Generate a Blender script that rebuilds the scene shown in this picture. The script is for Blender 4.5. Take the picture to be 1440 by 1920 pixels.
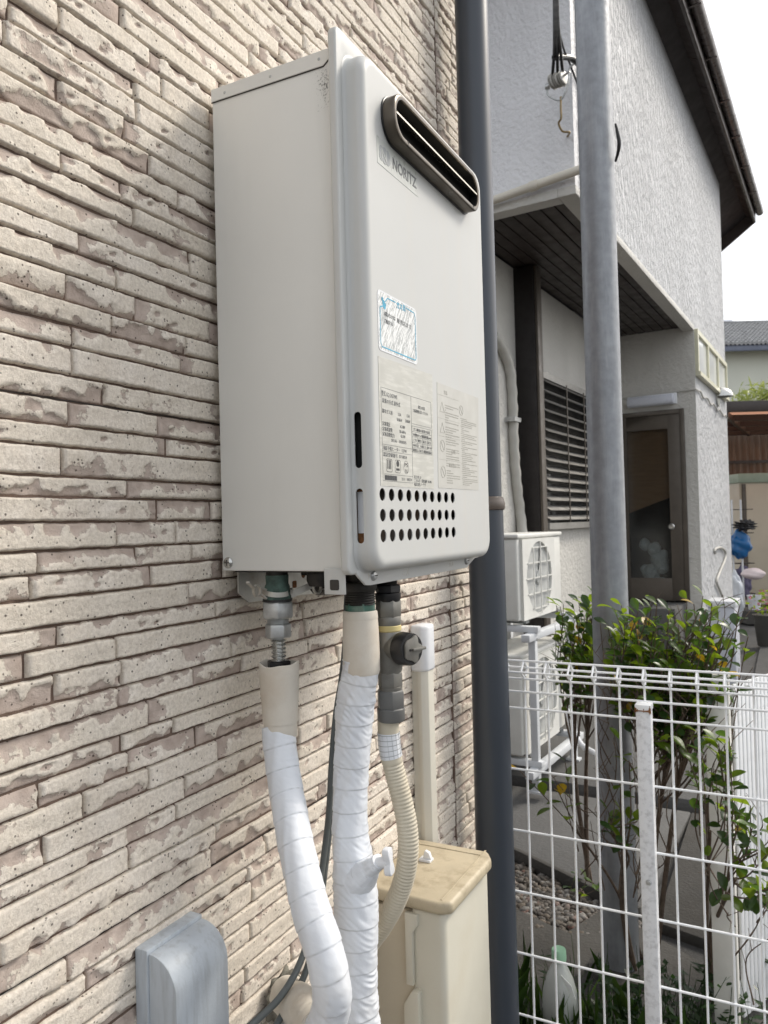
import bpy, bmesh, math, random
import numpy as np
from mathutils import Vector, Matrix

# ------------------------------------------------------------------ scene, camera, world, sun
scene = bpy.context.scene
for o in list(bpy.data.objects):
    bpy.data.objects.remove(o)
R = math.radians
LINK = scene.collection.objects.link

cam_data = bpy.data.cameras.new('camera')
cam = bpy.data.objects.new('camera', cam_data)
LINK(cam)
cam_data.sensor_fit = 'VERTICAL'
cam_data.sensor_height = 36.0
cam_data.lens = 1449.1 / 1920 * 36.0
cam_data.clip_start = 0.02
cam_data.clip_end = 2000
yaw, pitch, roll = R(27.53), R(0.92), R(-1.49)
fw = Vector((-math.sin(yaw) * math.cos(pitch), math.cos(yaw) * math.cos(pitch), math.sin(pitch)))
rt0 = Vector((math.cos(yaw), math.sin(yaw), 0))
up0 = rt0.cross(fw)
rt = math.cos(roll) * rt0 + math.sin(roll) * up0
up = math.cos(roll) * up0 - math.sin(roll) * rt0
cam.matrix_world = Matrix(((rt.x, up.x, -fw.x, 0.6224), (rt.y, up.y, -fw.y, -0.7569), (rt.z, up.z, -fw.z, 1.5224), (0, 0, 0, 1)))
cam_data.dof.use_dof = True
cam_data.dof.focus_distance = 0.98
cam_data.dof.aperture_fstop = 16.0
scene.camera = cam

SUN_EL, SUN_AZ = R(43), math.atan2(0.64, 0.77)      # azimuth from +Y towards +X
world = bpy.data.worlds.new('World')
scene.world = world
world.use_nodes = True
wn, wl = world.node_tree.nodes, world.node_tree.links
wn.clear()
sky = wn.new('ShaderNodeTexSky')
sky.sky_type = 'NISHITA'
sky.sun_disc = False
sky.sun_elevation = SUN_EL
sky.sun_rotation = SUN_AZ
sky.air_density = 1.0
sky.dust_density = 4.0
sky.ozone_density = 1.0
hsv = wn.new('ShaderNodeHueSaturation')
hsv.inputs['Saturation'].default_value = 0.7
bg = wn.new('ShaderNodeBackground')
bg.inputs['Strength'].default_value = 0.15
wo = wn.new('ShaderNodeOutputWorld')
wl.new(sky.outputs[0], hsv.inputs['Color'])
# thin even cloud in front of the blue: the sky in the photograph is white from edge to edge
cloud_mix = wn.new('ShaderNodeMix')
cloud_mix.data_type = 'RGBA'
cloud_mix.inputs[0].default_value = 0.66
cloud_mix.inputs[7].default_value = (5.6, 5.65, 5.7, 1)
wl.new(hsv.outputs[0], cloud_mix.inputs[6])
wl.new(cloud_mix.outputs[2], bg.inputs[0])
wl.new(bg.outputs[0], wo.inputs[0])

sun_data = bpy.data.lights.new('sun', 'SUN')
sun_data.energy = 1.5
sun_data.angle = R(14)
sun_data.color = (1.0, 0.93, 0.82)
sun = bpy.data.objects.new('sun', sun_data)
LINK(sun)
sdir = Vector((math.sin(SUN_AZ) * math.cos(SUN_EL), math.cos(SUN_AZ) * math.cos(SUN_EL), math.sin(SUN_EL)))
sun.rotation_euler = (-sdir).to_track_quat('-Z', 'Y').to_euler()

scene.view_settings.view_transform = 'Standard'
scene.view_settings.look = 'None'
scene.view_settings.exposure = 0.70
scene.view_settings.gamma = 1.0
scene.view_settings.use_curve_mapping = False
scene.render.engine = 'CYCLES'
scene.cycles.max_bounces = 6
scene.cycles.use_adaptive_sampling = True
scene.cycles.adaptive_threshold = 0.02
scene.cycles.transparent_max_bounces = 12
scene.cycles.use_denoising = True

rng = random.Random(7)
nrg = np.random.default_rng(11)

# ------------------------------------------------------------------ materials
MATS = {}


class NT:
    def __init__(self, name):
        self.m = bpy.data.materials.new(name)
        self.m.use_nodes = True
        self.t = self.m.node_tree
        self.n, self.l = self.t.nodes, self.t.links
        self.b = self.n['Principled BSDF']
        self.out = self.n['Material Output']
        self.tc = self.n.new('ShaderNodeTexCoord')

    def link(self, a, b):
        self.l.new(a, b)

    def coord(self, scale=(1, 1, 1), src='Object'):
        mp = self.n.new('ShaderNodeMapping')
        mp.inputs['Scale'].default_value = scale
        self.link(self.tc.outputs[src], mp.inputs['Vector'])
        return mp.outputs[0]

    def noise(self, scale, detail=4, rough=0.55, vec=None, dist=0.0):
        n = self.n.new('ShaderNodeTexNoise')
        n.inputs['Scale'].default_value = scale
        n.inputs['Detail'].default_value = detail
        n.inputs['Roughness'].default_value = rough
        n.inputs['Distortion'].default_value = dist
        self.link(vec if vec is not None else self.tc.outputs['Object'], n.inputs['Vector'])
        return n.outputs[0]

    def ramp(self, src, stops):
        r = self.n.new('ShaderNodeValToRGB')
        e = r.color_ramp.elements
        while len(e) < len(stops):
            e.new(0.5)
        for el, (p, c) in zip(e, stops):
            el.position = p
            el.color = (c, c, c, 1) if not hasattr(c, '__len__') else (*c[:3], 1)
        self.link(src, r.inputs[0])
        return r.outputs[0]

    def mix(self, fac, a, b, blend='MIX'):
        m = self.n.new('ShaderNodeMix')
        m.data_type = 'RGBA'
        m.blend_type = blend
        for k, v in ((0, fac), (6, a), (7, b)):
            sock = m.inputs[k]
            if hasattr(v, 'links'):
                self.link(v, sock)
            elif hasattr(v, '__len__'):
                sock.default_value = (*v[:3], 1)
            else:
                sock.default_value = v if k == 0 else (v, v, v, 1)
        return m.outputs[2]

    def math(self, op, a, b=0.0, c=None):
        m = self.n.new('ShaderNodeMath')
        m.operation = op
        for i, v in enumerate((a, b) if c is None else (a, b, c)):
            if hasattr(v, 'links'):
                self.link(v, m.inputs[i])
            else:
                m.inputs[i].default_value = v
        return m.outputs[0]

    def bump(self, h, dist, strength=1.0, prev=None):
        b = self.n.new('ShaderNodeBump')
        b.inputs['Strength'].default_value = strength
        b.inputs['Distance'].default_value = dist
        self.link(h, b.inputs['Height'])
        if prev is not None:
            self.link(prev, b.inputs['Normal'])
        return b.outputs[0]

    def setc(self, v):
        if hasattr(v, 'links'):
            self.link(v, self.b.inputs['Base Color'])
        else:
            self.b.inputs['Base Color'].default_value = (*v[:3], 1)

    def set(self, name, v):
        if hasattr(v, 'links'):
            self.link(v, self.b.inputs[name])
        else:
            self.b.inputs[name].default_value = v


def mat(name, col, rough=0.5, var=0.1, vscale=6.0, metal=0.0, bump=0.0, bscale=80.0, dirt=None, dirt_amt=0.0, dscale=3.0,
        dstretch=(1, 1, 1), rvar=0.12, spec=0.5, fine=0.0):
    """A general worn surface: base colour with soft variation, optional dirt/stain pattern, gloss variation and fine relief."""
    if name in MATS:
        return MATS[name]
    t = NT(name)
    n1 = t.noise(vscale, 5)
    lo = tuple(c * (1 - var) for c in col)
    hi = tuple(min(1, c * (1 + var)) for c in col)
    c = t.ramp(n1, [(0.3, lo), (0.7, hi)])
    if dirt is not None:
        d = t.noise(dscale, 7, 0.62, t.coord(dstretch))
        mask = t.ramp(d, [(0.5 - 0.02, 0.0), (0.72, 1.0)])
        c = t.mix(t.math('MULTIPLY', mask, dirt_amt), c, dirt)
    if fine:
        f = t.noise(900, 2)
        c = t.mix(t.math('MULTIPLY', t.ramp(f, [(0.62, 0.0), (0.7, 1.0)]), fine), c, tuple(x * 0.35 for x in col))
    t.setc(c)
    n2 = t.noise(vscale * 2.3, 4)
    mr = t.n.new('ShaderNodeMapRange')
    t.link(n2, mr.inputs[0])
    mr.inputs[1].default_value = 0.3
    mr.inputs[2].default_value = 0.7
    mr.inputs[3].default_value = max(0.03, rough - rvar)
    mr.inputs[4].default_value = min(1, rough + rvar)
    t.set('Roughness', mr.outputs[0])
    t.set('Metallic', metal)
    t.set('Specular IOR Level', spec)
    if bump:
        t.set('Normal', t.bump(t.noise(bscale, 4), bump))
    MATS[name] = t.m
    return t.m


def stucco(name, col, scale, dist, stretch=(1, 1, 1)):
    t = NT(name)
    v = t.coord(stretch)
    big = t.noise(1.3, 5)
    n1 = t.noise(scale, 5, 0.6, v)
    n2 = t.noise(scale * 3.1, 3, 0.5, v)
    stain = t.noise(2.2, 6, 0.6, t.coord((1, 1, 0.25)))
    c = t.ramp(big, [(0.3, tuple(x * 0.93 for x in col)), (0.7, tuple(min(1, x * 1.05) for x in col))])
    c = t.mix(t.math('MULTIPLY', t.ramp(stain, [(0.46, 0.0), (0.72, 1.0)]), 0.30), c, tuple(x * 0.6 for x in col))
    t.setc(c)
    t.set('Roughness', 0.5)
    h = t.math('ADD', t.ramp(n1, [(0.38, 0.0), (0.62, 1.0)]), t.math('MULTIPLY', n2, 0.35))
    t.set('Normal', t.bump(h, dist))
    MATS[name] = t.m
    return t.m


def brick_material():
    t = NT('cast_brick_face')
    at = t.n.new('ShaderNodeAttribute')
    at.attribute_name = 'chip'
    tone = t.n.new('ShaderNodeAttribute')
    tone.attribute_name = 'tone'
    n1 = t.noise(260, 7, 0.72)
    n2 = t.noise(700, 3, 0.65)
    n0 = t.noise(125, 4, 0.6)
    f = t.math('ADD', at.outputs['Fac'], t.math('MULTIPLY', t.math('SUBTRACT', n0, 0.5), 1.1))
    mask = t.ramp(f, [(0.485, 0.0), (0.525, 0.9), (0.9, 1.0)])          # 1 = chipped, bare
    cream = t.ramp(t.noise(26, 5), [(0.3, (0.78, 0.705, 0.605)), (0.7, (0.89, 0.825, 0.735))])
    cream = t.mix(t.math('MULTIPLY', tone.outputs['Fac'], 0.55), cream, (0.76, 0.69, 0.58))
    grain = t.ramp(t.noise(230, 6, 0.7), [(0.36, 0.0), (0.60, 1.0)])
    cream = t.mix(grain, t.mix(0.42, cream, (0.36, 0.30, 0.245)), cream)
    mauve = t.ramp(t.noise(55, 5), [(0.28, (0.38, 0.305, 0.262)), (0.72, (0.60, 0.505, 0.445))])
    c = t.mix(mask, cream, mauve)
    # broad grime and small dark specks of grit
    grime = t.ramp(t.noise(3.2, 6, 0.65), [(0.42, 0.0), (0.75, 1.0)])
    c = t.mix(t.math('MULTIPLY', grime, 0.16), c, (0.42, 0.34, 0.26))
    vor = t.n.new('ShaderNodeTexVoronoi')
    vor.inputs['Scale'].default_value = 150
    t.link(t.tc.outputs['Object'], vor.inputs['Vector'])
    sp = t.ramp(vor.outputs['Distance'], [(0.15, 1.0), (0.21, 0.0)])
    pick = t.ramp(t.noise(48, 2), [(0.50, 0.0), (0.54, 1.0)])
    c = t.mix(t.math('MULTIPLY', t.math('MULTIPLY', sp, pick), 0.85), c, (0.06, 0.045, 0.035))
    t.setc(c)
    t.set('Roughness', 0.82)
    t.set('Specular IOR Level', 0.3)
    h = t.math('ADD', t.math('MULTIPLY', t.math('SUBTRACT', 1.0, mask), 1.1), t.math('ADD', t.math('MULTIPLY', n1, 1.8), t.math('MULTIPLY', n2, 0.8)))
    t.set('Normal', t.bump(h, 0.00085, 1.0))
    MATS['brick'] = t.m
    return t.m


def leaf_material(name, col, tcol):
    t = NT(name)
    oi = t.n.new('ShaderNodeObjectInfo')
    c = t.mix(oi.outputs['Random'], tuple(x * 0.65 for x in col), tuple(x * 1.35 for x in col))
    t.setc(c)
    t.set('Roughness', 0.28)
    tr = t.n.new('ShaderNodeBsdfTranslucent')
    tr.inputs[0].default_value = (*tcol, 1)
    mx = t.n.new('ShaderNodeMixShader')
    mx.inputs[0].default_value = 0.5
    t.link(t.b.outputs[0], mx.inputs[1])
    t.link(tr.outputs[0], mx.inputs[2])
    t.link(mx.outputs[0], t.out.inputs[0])
    MATS[name] = t.m
    return t.m


def glass_material(name, tint, rough=0.06):
    t = NT(name)
    t.setc(tint)
    t.set('Roughness', rough)
    t.set('Specular IOR Level', 0.8)
    t.set('Normal', t.bump(t.noise(2.5, 2), 0.01))
    MATS[name] = t.m
    return t.m


M = MATS
brick_material()
mat('mortar', (0.135, 0.092, 0.07), 0.9, 0.25, 30, bump=0.0015, bscale=350)
mat('seam', (0.02, 0.018, 0.016), 0.9)
mat('case_paint', (0.72, 0.715, 0.68), 0.42, 0.035, 4, dirt=(0.34, 0.30, 0.25), dirt_amt=0.16, dscale=5, dstretch=(1, 1, 0.15), bump=0.00008, bscale=900, rvar=0.03)
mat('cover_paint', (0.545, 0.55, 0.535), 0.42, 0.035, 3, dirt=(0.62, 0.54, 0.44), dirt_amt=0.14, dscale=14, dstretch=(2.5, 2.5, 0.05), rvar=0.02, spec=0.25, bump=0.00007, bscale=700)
mat('soot', (0.05, 0.045, 0.04), 0.9)
mat('bronze', (0.115, 0.10, 0.082), 0.38, 0.16, 14, metal=0.75, dirt=(0.13, 0.10, 0.07), dirt_amt=0.5, dscale=16)
mat('bright_edge', (0.62, 0.58, 0.48), 0.3, 0.1, 10, metal=0.8)
mat('black_inside', (0.006, 0.006, 0.006), 0.9)
mat('inner_grey', (0.035, 0.028, 0.022), 0.7, 0.2, 20, dirt=(0.20, 0.11, 0.05), dirt_amt=0.6, dscale=25)
mat('rust', (0.20, 0.085, 0.03), 0.9, 0.35, 120, bump=0.0006, bscale=400)
mat('galv', (0.46, 0.47, 0.47), 0.45, 0.22, 40, metal=0.75, dirt=(0.62, 0.64, 0.63), dirt_amt=0.6, dscale=60, bump=0.0003, bscale=300)
mat('verdigris', (0.075, 0.125, 0.105), 0.8, 0.4, 60, dirt=(0.03, 0.035, 0.03), dirt_amt=0.9, dscale=45, bump=0.0008, bscale=260)
mat('dark_brass', (0.03, 0.028, 0.025), 0.55, 0.3, 60, metal=0.4)
mat('steel', (0.52, 0.52, 0.50), 0.28, 0.12, 50, metal=0.9)
mat('zinc_plate', (0.56, 0.55, 0.51), 0.42, 0.15, 30, metal=0.55, dirt=(0.25, 0.17, 0.09), dirt_amt=0.6, dscale=30)
t = NT('tape')
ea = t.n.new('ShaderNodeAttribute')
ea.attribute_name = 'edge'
tcx = t.ramp(t.noise(18, 5), [(0.3, (0.65, 0.68, 0.725)), (0.7, (0.71, 0.735, 0.77))])
tcx = t.mix(t.math('MULTIPLY', t.ramp(t.noise(9, 6, 0.6), [(0.5, 0.0), (0.75, 1.0)]), 0.22), tcx, (0.60, 0.53, 0.43))
tcx = t.mix(t.math('MULTIPLY', ea.outputs['Fac'], t.ramp(t.noise(40, 3), [(0.3, 0.2), (0.6, 0.7)])), tcx, (0.34, 0.335, 0.33))  # shadow under each tape lap, painted as a dark line
t.setc(tcx)
t.set('Roughness', 0.4)
t.set('Normal', t.bump(t.noise(190, 4), 0.00025))
MATS['tape'] = t.m
mat('foam_sleeve', (0.62, 0.575, 0.50), 0.72, 0.08, 14, dirt=(0.46, 0.36, 0.26), dirt_amt=0.5, dscale=12, bump=0.0002, bscale=300)
mat('hook_brass', (0.26, 0.19, 0.09), 0.5, 0.2, 40, metal=0.4)
mat('spool', (0.42, 0.41, 0.38), 0.4, 0.15, 30)
mat('tape_line', (0.25, 0.25, 0.26), 0.8)
mat('green_fitting', (0.055, 0.14, 0.105), 0.7, 0.25, 50, dirt=(0.30, 0.33, 0.28), dirt_amt=0.6, dscale=50)
mat('valve_grey', (0.215, 0.21, 0.19), 0.5, 0.15, 40, metal=0.35, dirt=(0.14, 0.12, 0.10), dirt_amt=0.5, dscale=30)
mat('plastic_grey', (0.135, 0.135, 0.13), 0.5, 0.12, 20)
mat('plastic_black', (0.012, 0.012, 0.013), 0.4)
mat('yellow_ring', (0.62, 0.52, 0.24), 0.6, 0.1, 30)
mat('hose_cream', (0.55, 0.50, 0.395), 0.5, 0.06, 12, dirt=(0.42, 0.34, 0.22), dirt_amt=0.4, dscale=14)
mat('cable_grey', (0.105, 0.118, 0.118), 0.5, 0.1, 20)
mat('white_plastic', (0.72, 0.735, 0.76), 0.35, 0.03, 10, dirt=(0.5, 0.48, 0.45), dirt_amt=0.15, dscale=30)
mat('duct_cream', (0.60, 0.575, 0.50), 0.45, 0.04, 8, dirt=(0.4, 0.34, 0.27), dirt_amt=0.25, dscale=8)
mat('beige_box', (0.50, 0.44, 0.335), 0.42, 0.05, 8, dirt=(0.42, 0.35, 0.25), dirt_amt=0.3, dscale=12, fine=0.15)
mat('beige_front', (0.60, 0.575, 0.485), 0.4, 0.04, 8, dirt=(0.44, 0.38, 0.27), dirt_amt=0.3, dscale=8, fine=0.1)
mat('beige_lid', (0.50, 0.43, 0.305), 0.5, 0.07, 20, dirt=(0.22, 0.17, 0.10), dirt_amt=0.6, dscale=30, fine=0.45)
mat('hood_grey', (0.43, 0.47, 0.51), 0.5, 0.06, 12, dirt=(0.20, 0.20, 0.195), dirt_amt=0.42, dscale=70, dstretch=(1.5, 1.5, 0.16), bump=0.0002, bscale=300)
mat('downpipe', (0.042, 0.051, 0.066), 0.36, 0.04, 3, rvar=0.02)
mat('downpipe_collar', (0.10, 0.08, 0.066), 0.4, 0.12, 20)
mat('putty', (0.17, 0.16, 0.13), 0.9, 0.3, 60, bump=0.002, bscale=180)
mat('fence_white', (0.84, 0.855, 0.87), 0.35, 0.04, 12, dirt=(0.5, 0.5, 0.48), dirt_amt=0.2, dscale=40)
mat('fence_post', (0.72, 0.73, 0.75), 0.45, 0.05, 8, dirt=(0.28, 0.28, 0.29), dirt_amt=0.6, dscale=70)
mat('fence_cream', (0.74, 0.73, 0.68), 0.5, 0.05, 6, dirt=(0.45, 0.42, 0.36), dirt_amt=0.3, dscale=8)
mat('pole_galv', (0.285, 0.30, 0.32), 0.5, 0.12, 30, metal=0.3, dirt=(0.42, 0.435, 0.45), dirt_amt=0.5, dscale=45, dstretch=(1, 1, 0.12), bump=0.0003, bscale=120)
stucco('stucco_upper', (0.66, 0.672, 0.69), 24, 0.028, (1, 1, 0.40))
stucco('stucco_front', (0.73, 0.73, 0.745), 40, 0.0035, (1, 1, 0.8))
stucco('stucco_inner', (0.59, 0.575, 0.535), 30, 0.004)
mat('soffit_board', (0.035, 0.026, 0.022), 0.5, 0.18, 5)
mat('eave_brown', (0.045, 0.034, 0.030), 0.42, 0.15, 6)
mat('gutter_brown', (0.10, 0.085, 0.08), 0.3, 0.1, 6)
mat('roof_dark', (0.05, 0.045, 0.045), 0.7, 0.2, 4)
mat('bronze_frame', (0.10, 0.085, 0.07), 0.45, 0.1, 8, metal=0.35)
mat('dark_post', (0.012, 0.009, 0.008), 0.6, 0.2, 8)
mat('louver', (0.33, 0.32, 0.30), 0.4, 0.08, 10, metal=0.4)
mat('window_frame', (0.64, 0.62, 0.47), 0.4, 0.05, 10, metal=0.2)
glass_material('window_glass', (0.84, 0.86, 0.84), 0.08)
glass_material('dark_glass', (0.012, 0.014, 0.016), 0.10)
mat('lamp_plastic', (0.55, 0.57, 0.63), 0.35, 0.04, 10)
mat('pvc_cream', (0.60, 0.56, 0.48), 0.5, 0.06, 8)
mat('ac_white', (0.68, 0.68, 0.645), 0.45, 0.04, 6, dirt=(0.45, 0.43, 0.38), dirt_amt=0.25, dscale=8)
mat('ac_dark', (0.17, 0.18, 0.18), 0.6, 0.2, 30)
mat('ac_fin', (0.45, 0.46, 0.45), 0.5, 0.1, 20)
mat('rack_white', (0.62, 0.64, 0.66), 0.4, 0.06, 10)
mat('conduit', (0.44, 0.43, 0.395), 0.6, 0.06, 6)
mat('concrete', (0.098, 0.097, 0.094), 0.85, 0.16, 2.2, dirt=(0.09, 0.085, 0.08), dirt_amt=0.5, dscale=1.6, bump=0.004, bscale=60, fine=0.25)
mat('concrete_dark', (0.052, 0.049, 0.044), 0.88, 0.2, 3, dirt=(0.055, 0.05, 0.042), dirt_amt=0.6, dscale=2.4, bump=0.004, bscale=70)
mat('asphalt', (0.055, 0.054, 0.053), 0.9, 0.15, 2, bump=0.004, bscale=110)
mat('soil', (0.055, 0.042, 0.030), 0.95, 0.35, 9, bump=0.012, bscale=45)
mat('twig', (0.13, 0.095, 0.07), 0.85, 0.3, 40, bump=0.001, bscale=200)
leaf_material('leaf_a', (0.05, 0.10, 0.013), (0.27, 0.38, 0.02))
leaf_material('leaf_b', (0.022, 0.052, 0.016), (0.10, 0.19, 0.025))
leaf_material('leaf_yellow', (0.42, 0.27, 0.02), (0.65, 0.42, 0.03))
leaf_material('grass', (0.035, 0.07, 0.018), (0.10, 0.18, 0.03))
leaf_material('weed_leaf', (0.022, 0.048, 0.016), (0.07, 0.14, 0.03))
leaf_material('palm_leaf', (0.16, 0.20, 0.06), (0.35, 0.40, 0.10))
mat('bottle', (0.46, 0.48, 0.45), 0.35, 0.08, 12)
mat('bottle_cap', (0.36, 0.62, 0.42), 0.4, 0.05, 12)
mat('bottle_tear', (0.80, 0.82, 0.80), 0.4)


# ------------------------------------------------------------------ mesh helpers
class MB:
    def __init__(self):
        self.v, self.f, self.sm = [], [], []

    def add(self, verts, faces, smooth=False):
        k = len(self.v)
        self.v.extend([tuple(p) for p in verts])
        self.f.extend([tuple(i + k for i in q) for q in faces])
        self.sm.extend([smooth] * len(faces))
        return self

    def box(self, x0, x1, y0, y1, z0, z1):
        v = [(x, y, z) for x in (x0, x1) for y in (y0, y1) for z in (z0, z1)]
        return self.add(v, [(0, 1, 3, 2), (4, 6, 7, 5), (0, 4, 5, 1), (2, 3, 7, 6), (0, 2, 6, 4), (1, 5, 7, 3)])

    def prism(self, poly, d0, d1, plane='yz'):
        """poly in 2D, extruded between d0 and d1 along the third axis."""
        def P(a, b, d):
            return {'yz': (d, a, b), 'xz': (a, d, b), 'xy': (a, b, d)}[plane]
        n = len(poly)
        v = [P(a, b, d0) for a, b in poly] + [P(a, b, d1) for a, b in poly]
        f = [tuple(range(n))[::-1], tuple(range(n, 2 * n))] + [(i, (i + 1) % n, n + (i + 1) % n, n + i) for i in range(n)]
        return self.add(v, f)

    def bar(self, a, b, w, h=None, upv=(0, 0, 1)):
        """square bar from a to b."""
        a, b = Vector(a), Vector(b)
        h = w if h is None else h
        d = (b - a).normalized()
        u = Vector(upv)
        s = d.cross(u)
        if s.length < 1e-4:
            s = d.cross(Vector((1, 0, 0)))
        s.normalize()
        u = s.cross(d)
        v = []
        for p in (a, b):
            for i, j in ((-1, -1), (1, -1), (1, 1), (-1, 1)):
                v.append(p + s * (i * w / 2) + u * (j * h / 2))
        return self.add(v, [(0, 1, 2, 3)[::-1], (4, 5, 6, 7), (0, 1, 5, 4), (1, 2, 6, 5), (2, 3, 7, 6), (3, 0, 4, 7)])

    def tube(self, pts, r, seg=12, caps=True, smooth=True, fn=None):
        """swept tube; r a number or a list; fn(i, s, ang) adds to the radius."""
        P = [Vector(p) for p in pts]
        n = len(P)
        rr = [r] * n if not hasattr(r, '__len__') else list(r)
        T = []
        for i in range(n):
            T.append((P[min(i + 1, n - 1)] - P[max(i - 1, 0)]).normalized())
        u = T[0].cross(Vector((0.31, 0.87, 0.13)))
        if u.length < 0.05:
            u = T[0].cross(Vector((1, 0, 0)))
        u.normalize()
        v, f = [], []
        s = 0.0
        for i in range(n):
            if i:
                s += (P[i] - P[i - 1]).length
            u = (u - T[i] * u.dot(T[i])).normalized()
            w = T[i].cross(u)
            for k in range(seg):
                a = 2 * math.pi * k / seg
                q = rr[i] + (fn(i, s, a) if fn else 0)
                v.append(P[i] + (u * math.cos(a) + w * math.sin(a)) * q)
        for i in range(n - 1):
            for k in range(seg):
                k2 = (k + 1) % seg
                f.append((i * seg + k, i * seg + k2, (i + 1) * seg + k2, (i + 1) * seg + k))
        self.add(v, f, smooth)
        if caps:
            self.add(v[:seg], [tuple(range(seg))[::-1]])
            self.add(v[-seg:], [tuple(range(seg))])
        return self

    def lathe(self, prof, o=(0, 0, 0), axis='z', seg=24, smooth=True, tilt=None):
        """prof: list of (r, h); revolved around an axis through o."""
        o = Vector(o)
        A = {'x': Vector((1, 0, 0)), 'y': Vector((0, 1, 0)), 'z': Vector((0, 0, 1))}[axis] if isinstance(axis, str) else Vector(axis).normalized()
        u = A.cross(Vector((0.3, 0.2, 0.9)) if abs(A.z) < 0.9 else Vector((1, 0, 0))).normalized()
        w = A.cross(u)
        v, f = [], []
        for r, h in prof:
            for k in range(seg):
                a = 2 * math.pi * k / seg
                v.append(o + A * h + (u * math.cos(a) + w * math.sin(a)) * max(r, 1e-5))
        for i in range(len(prof) - 1):
            for k in range(seg):
                k2 = (k + 1) % seg
                f.append((i * seg + k, i * seg + k2, (i + 1) * seg + k2, (i + 1) * seg + k))
        self.add(v, f, smooth)
        self.add(v[:seg], [tuple(range(seg))[::-1]])
        self.add(v[-seg:], [tuple(range(seg))])
        return self

    def mesh(self, name, bevel=0.0, bseg=2, angle=35):
        me = bpy.data.meshes.new(name)
        me.from_pydata(self.v, [], self.f)
        me.validate()
        if bevel or True:
            bm = bmesh.new()
            bm.from_mesh(me)
            bmesh.ops.remove_doubles(bm, verts=bm.verts, dist=1e-6)
            bmesh.ops.recalc_face_normals(bm, faces=bm.faces)
            if bevel:
                ed = [e for e in bm.edges if len(e.link_faces) == 2 and e.calc_face_angle(0) > R(30)]
                bmesh.ops.bevel(bm, geom=ed, offset=bevel, segments=bseg, affect='EDGES', profile=0.5, clamp_overlap=True)
            bm.to_mesh(me)
            bm.free()
        me.polygons.foreach_set('use_smooth', [True] * len(me.polygons))
        me.set_sharp_from_angle(angle=R(angle))
        return me

    def build(self, name, material, parent=None, bevel=0.0, bseg=2, angle=35, kind=None):
        me = self.mesh(name, bevel, bseg, angle)
        return obj(name, me, material, parent, kind)


def obj(name, me, material=None, parent=None, kind=None):
    if material is not None and not me.materials:
        me.materials.append(M[material] if isinstance(material, str) else material)
    o = bpy.data.objects.new(name, me)
    LINK(o)
    if parent is not None:
        o.parent = parent
    if kind:
        o['kind'] = kind
    return o


def empty(name, loc=(0, 0, 0), rz=0.0):
    o = bpy.data.objects.new(name, None)
    o.empty_display_size = 0.1
    o.location = loc
    o.rotation_euler = (0, 0, rz)
    LINK(o)
    return o


def tag(o, label, cat, group=None):
    o['label'] = label
    o['category'] = cat
    if group:
        o['group'] = group
    return o


def structure(o):
    o['kind'] = 'structure'
    return o


def spline(pts, step):
    """Catmull-Rom through pts, resampled at about step."""
    P = [Vector(p) for p in pts]
    P = [P[0] * 2 - P[1]] + P + [P[-1] * 2 - P[-2]]
    fine = []
    for i in range(1, len(P) - 2):
        for k in range(24):
            t = k / 24
            a, b, c, d = P[i - 1], P[i], P[i + 1], P[i + 2]
            fine.append(0.5 * ((2 * b) + (c - a) * t + (2 * a - 5 * b + 4 * c - d) * t * t + (3 * b - a - 3 * c + d) * t ** 3))
    fine.append(P[-2])
    L = [0.0]
    for i in range(1, len(fine)):
        L.append(L[-1] + (fine[i] - fine[i - 1]).length)
    n = max(2, int(L[-1] / step))
    out, j = [], 0
    for k in range(n + 1):
        s = L[-1] * k / n
        while j < len(L) - 2 and L[j + 1] < s:
            j += 1
        q = (s - L[j]) / max(1e-9, L[j + 1] - L[j])
        out.append(fine[j].lerp(fine[j + 1], min(1, max(0, q))))
    return out


def rel(pts, root):
    return [Vector(p) - root.location for p in pts]


def rrect(a0, a1, b0, b1, r, n=6):
    """rounded rectangle as a list of 2D points, counter-clockwise."""
    out = []
    for cx, cy, s in ((a1 - r, b0 + r, -90), (a1 - r, b1 - r, 0), (a0 + r, b1 - r, 90), (a0 + r, b0 + r, 180)):
        for k in range(n + 1):
            t = R(s + 90 * k / n)
            out.append((cx + r * math.cos(t), cy + r * math.sin(t)))
    return out


def boolean(o, cutters):
    for c in cutters:
        m = o.modifiers.new('cut', 'BOOLEAN')
        m.operation = 'DIFFERENCE'
        m.solver = 'EXACT'
        m.object = c
    bpy.context.view_layer.update()
    me = bpy.data.meshes.new_from_object(o.evaluated_get(bpy.context.evaluated_depsgraph_get()))
    o.modifiers.clear()
    o.data = me
    for c in cutters:
        bpy.data.objects.remove(c)
    me.polygons.foreach_set('use_smooth', [True] * len(me.polygons))
    me.set_sharp_from_angle(angle=R(35))


def text_mesh(s, size, origin, width=None, extrude=0.00012, align='LEFT', sx=1.0, weight=0.0):
    """lettering lying on the plane facing +x: the reading direction runs along +y, letters stand along +z."""
    cu = bpy.data.curves.new('lettering', 'FONT')
    cu.body = s
    cu.size = size
    cu.extrude = extrude
    cu.offset = weight
    cu.resolution_u = 3
    cu.align_x = align
    o = bpy.data.objects.new('lettering', cu)
    LINK(o)
    bpy.context.view_layer.update()
    me = bpy.data.meshes.new_from_object(o.evaluated_get(bpy.context.evaluated_depsgraph_get()))
    bpy.data.objects.remove(o)
    co = np.empty(len(me.vertices) * 3)
    me.vertices.foreach_get('co', co)
    co = co.reshape(-1, 3)
    if width is not None and len(co):
        sx = width / max(1e-6, co[:, 0].max() - co[:, 0].min())
    out = np.stack([origin[0] + co[:, 2], origin[1] + co[:, 0] * sx, origin[2] + co[:, 1]], 1)
    me.vertices.foreach_set('co', out.ravel())
    me.materials.clear()
    return me


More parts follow.
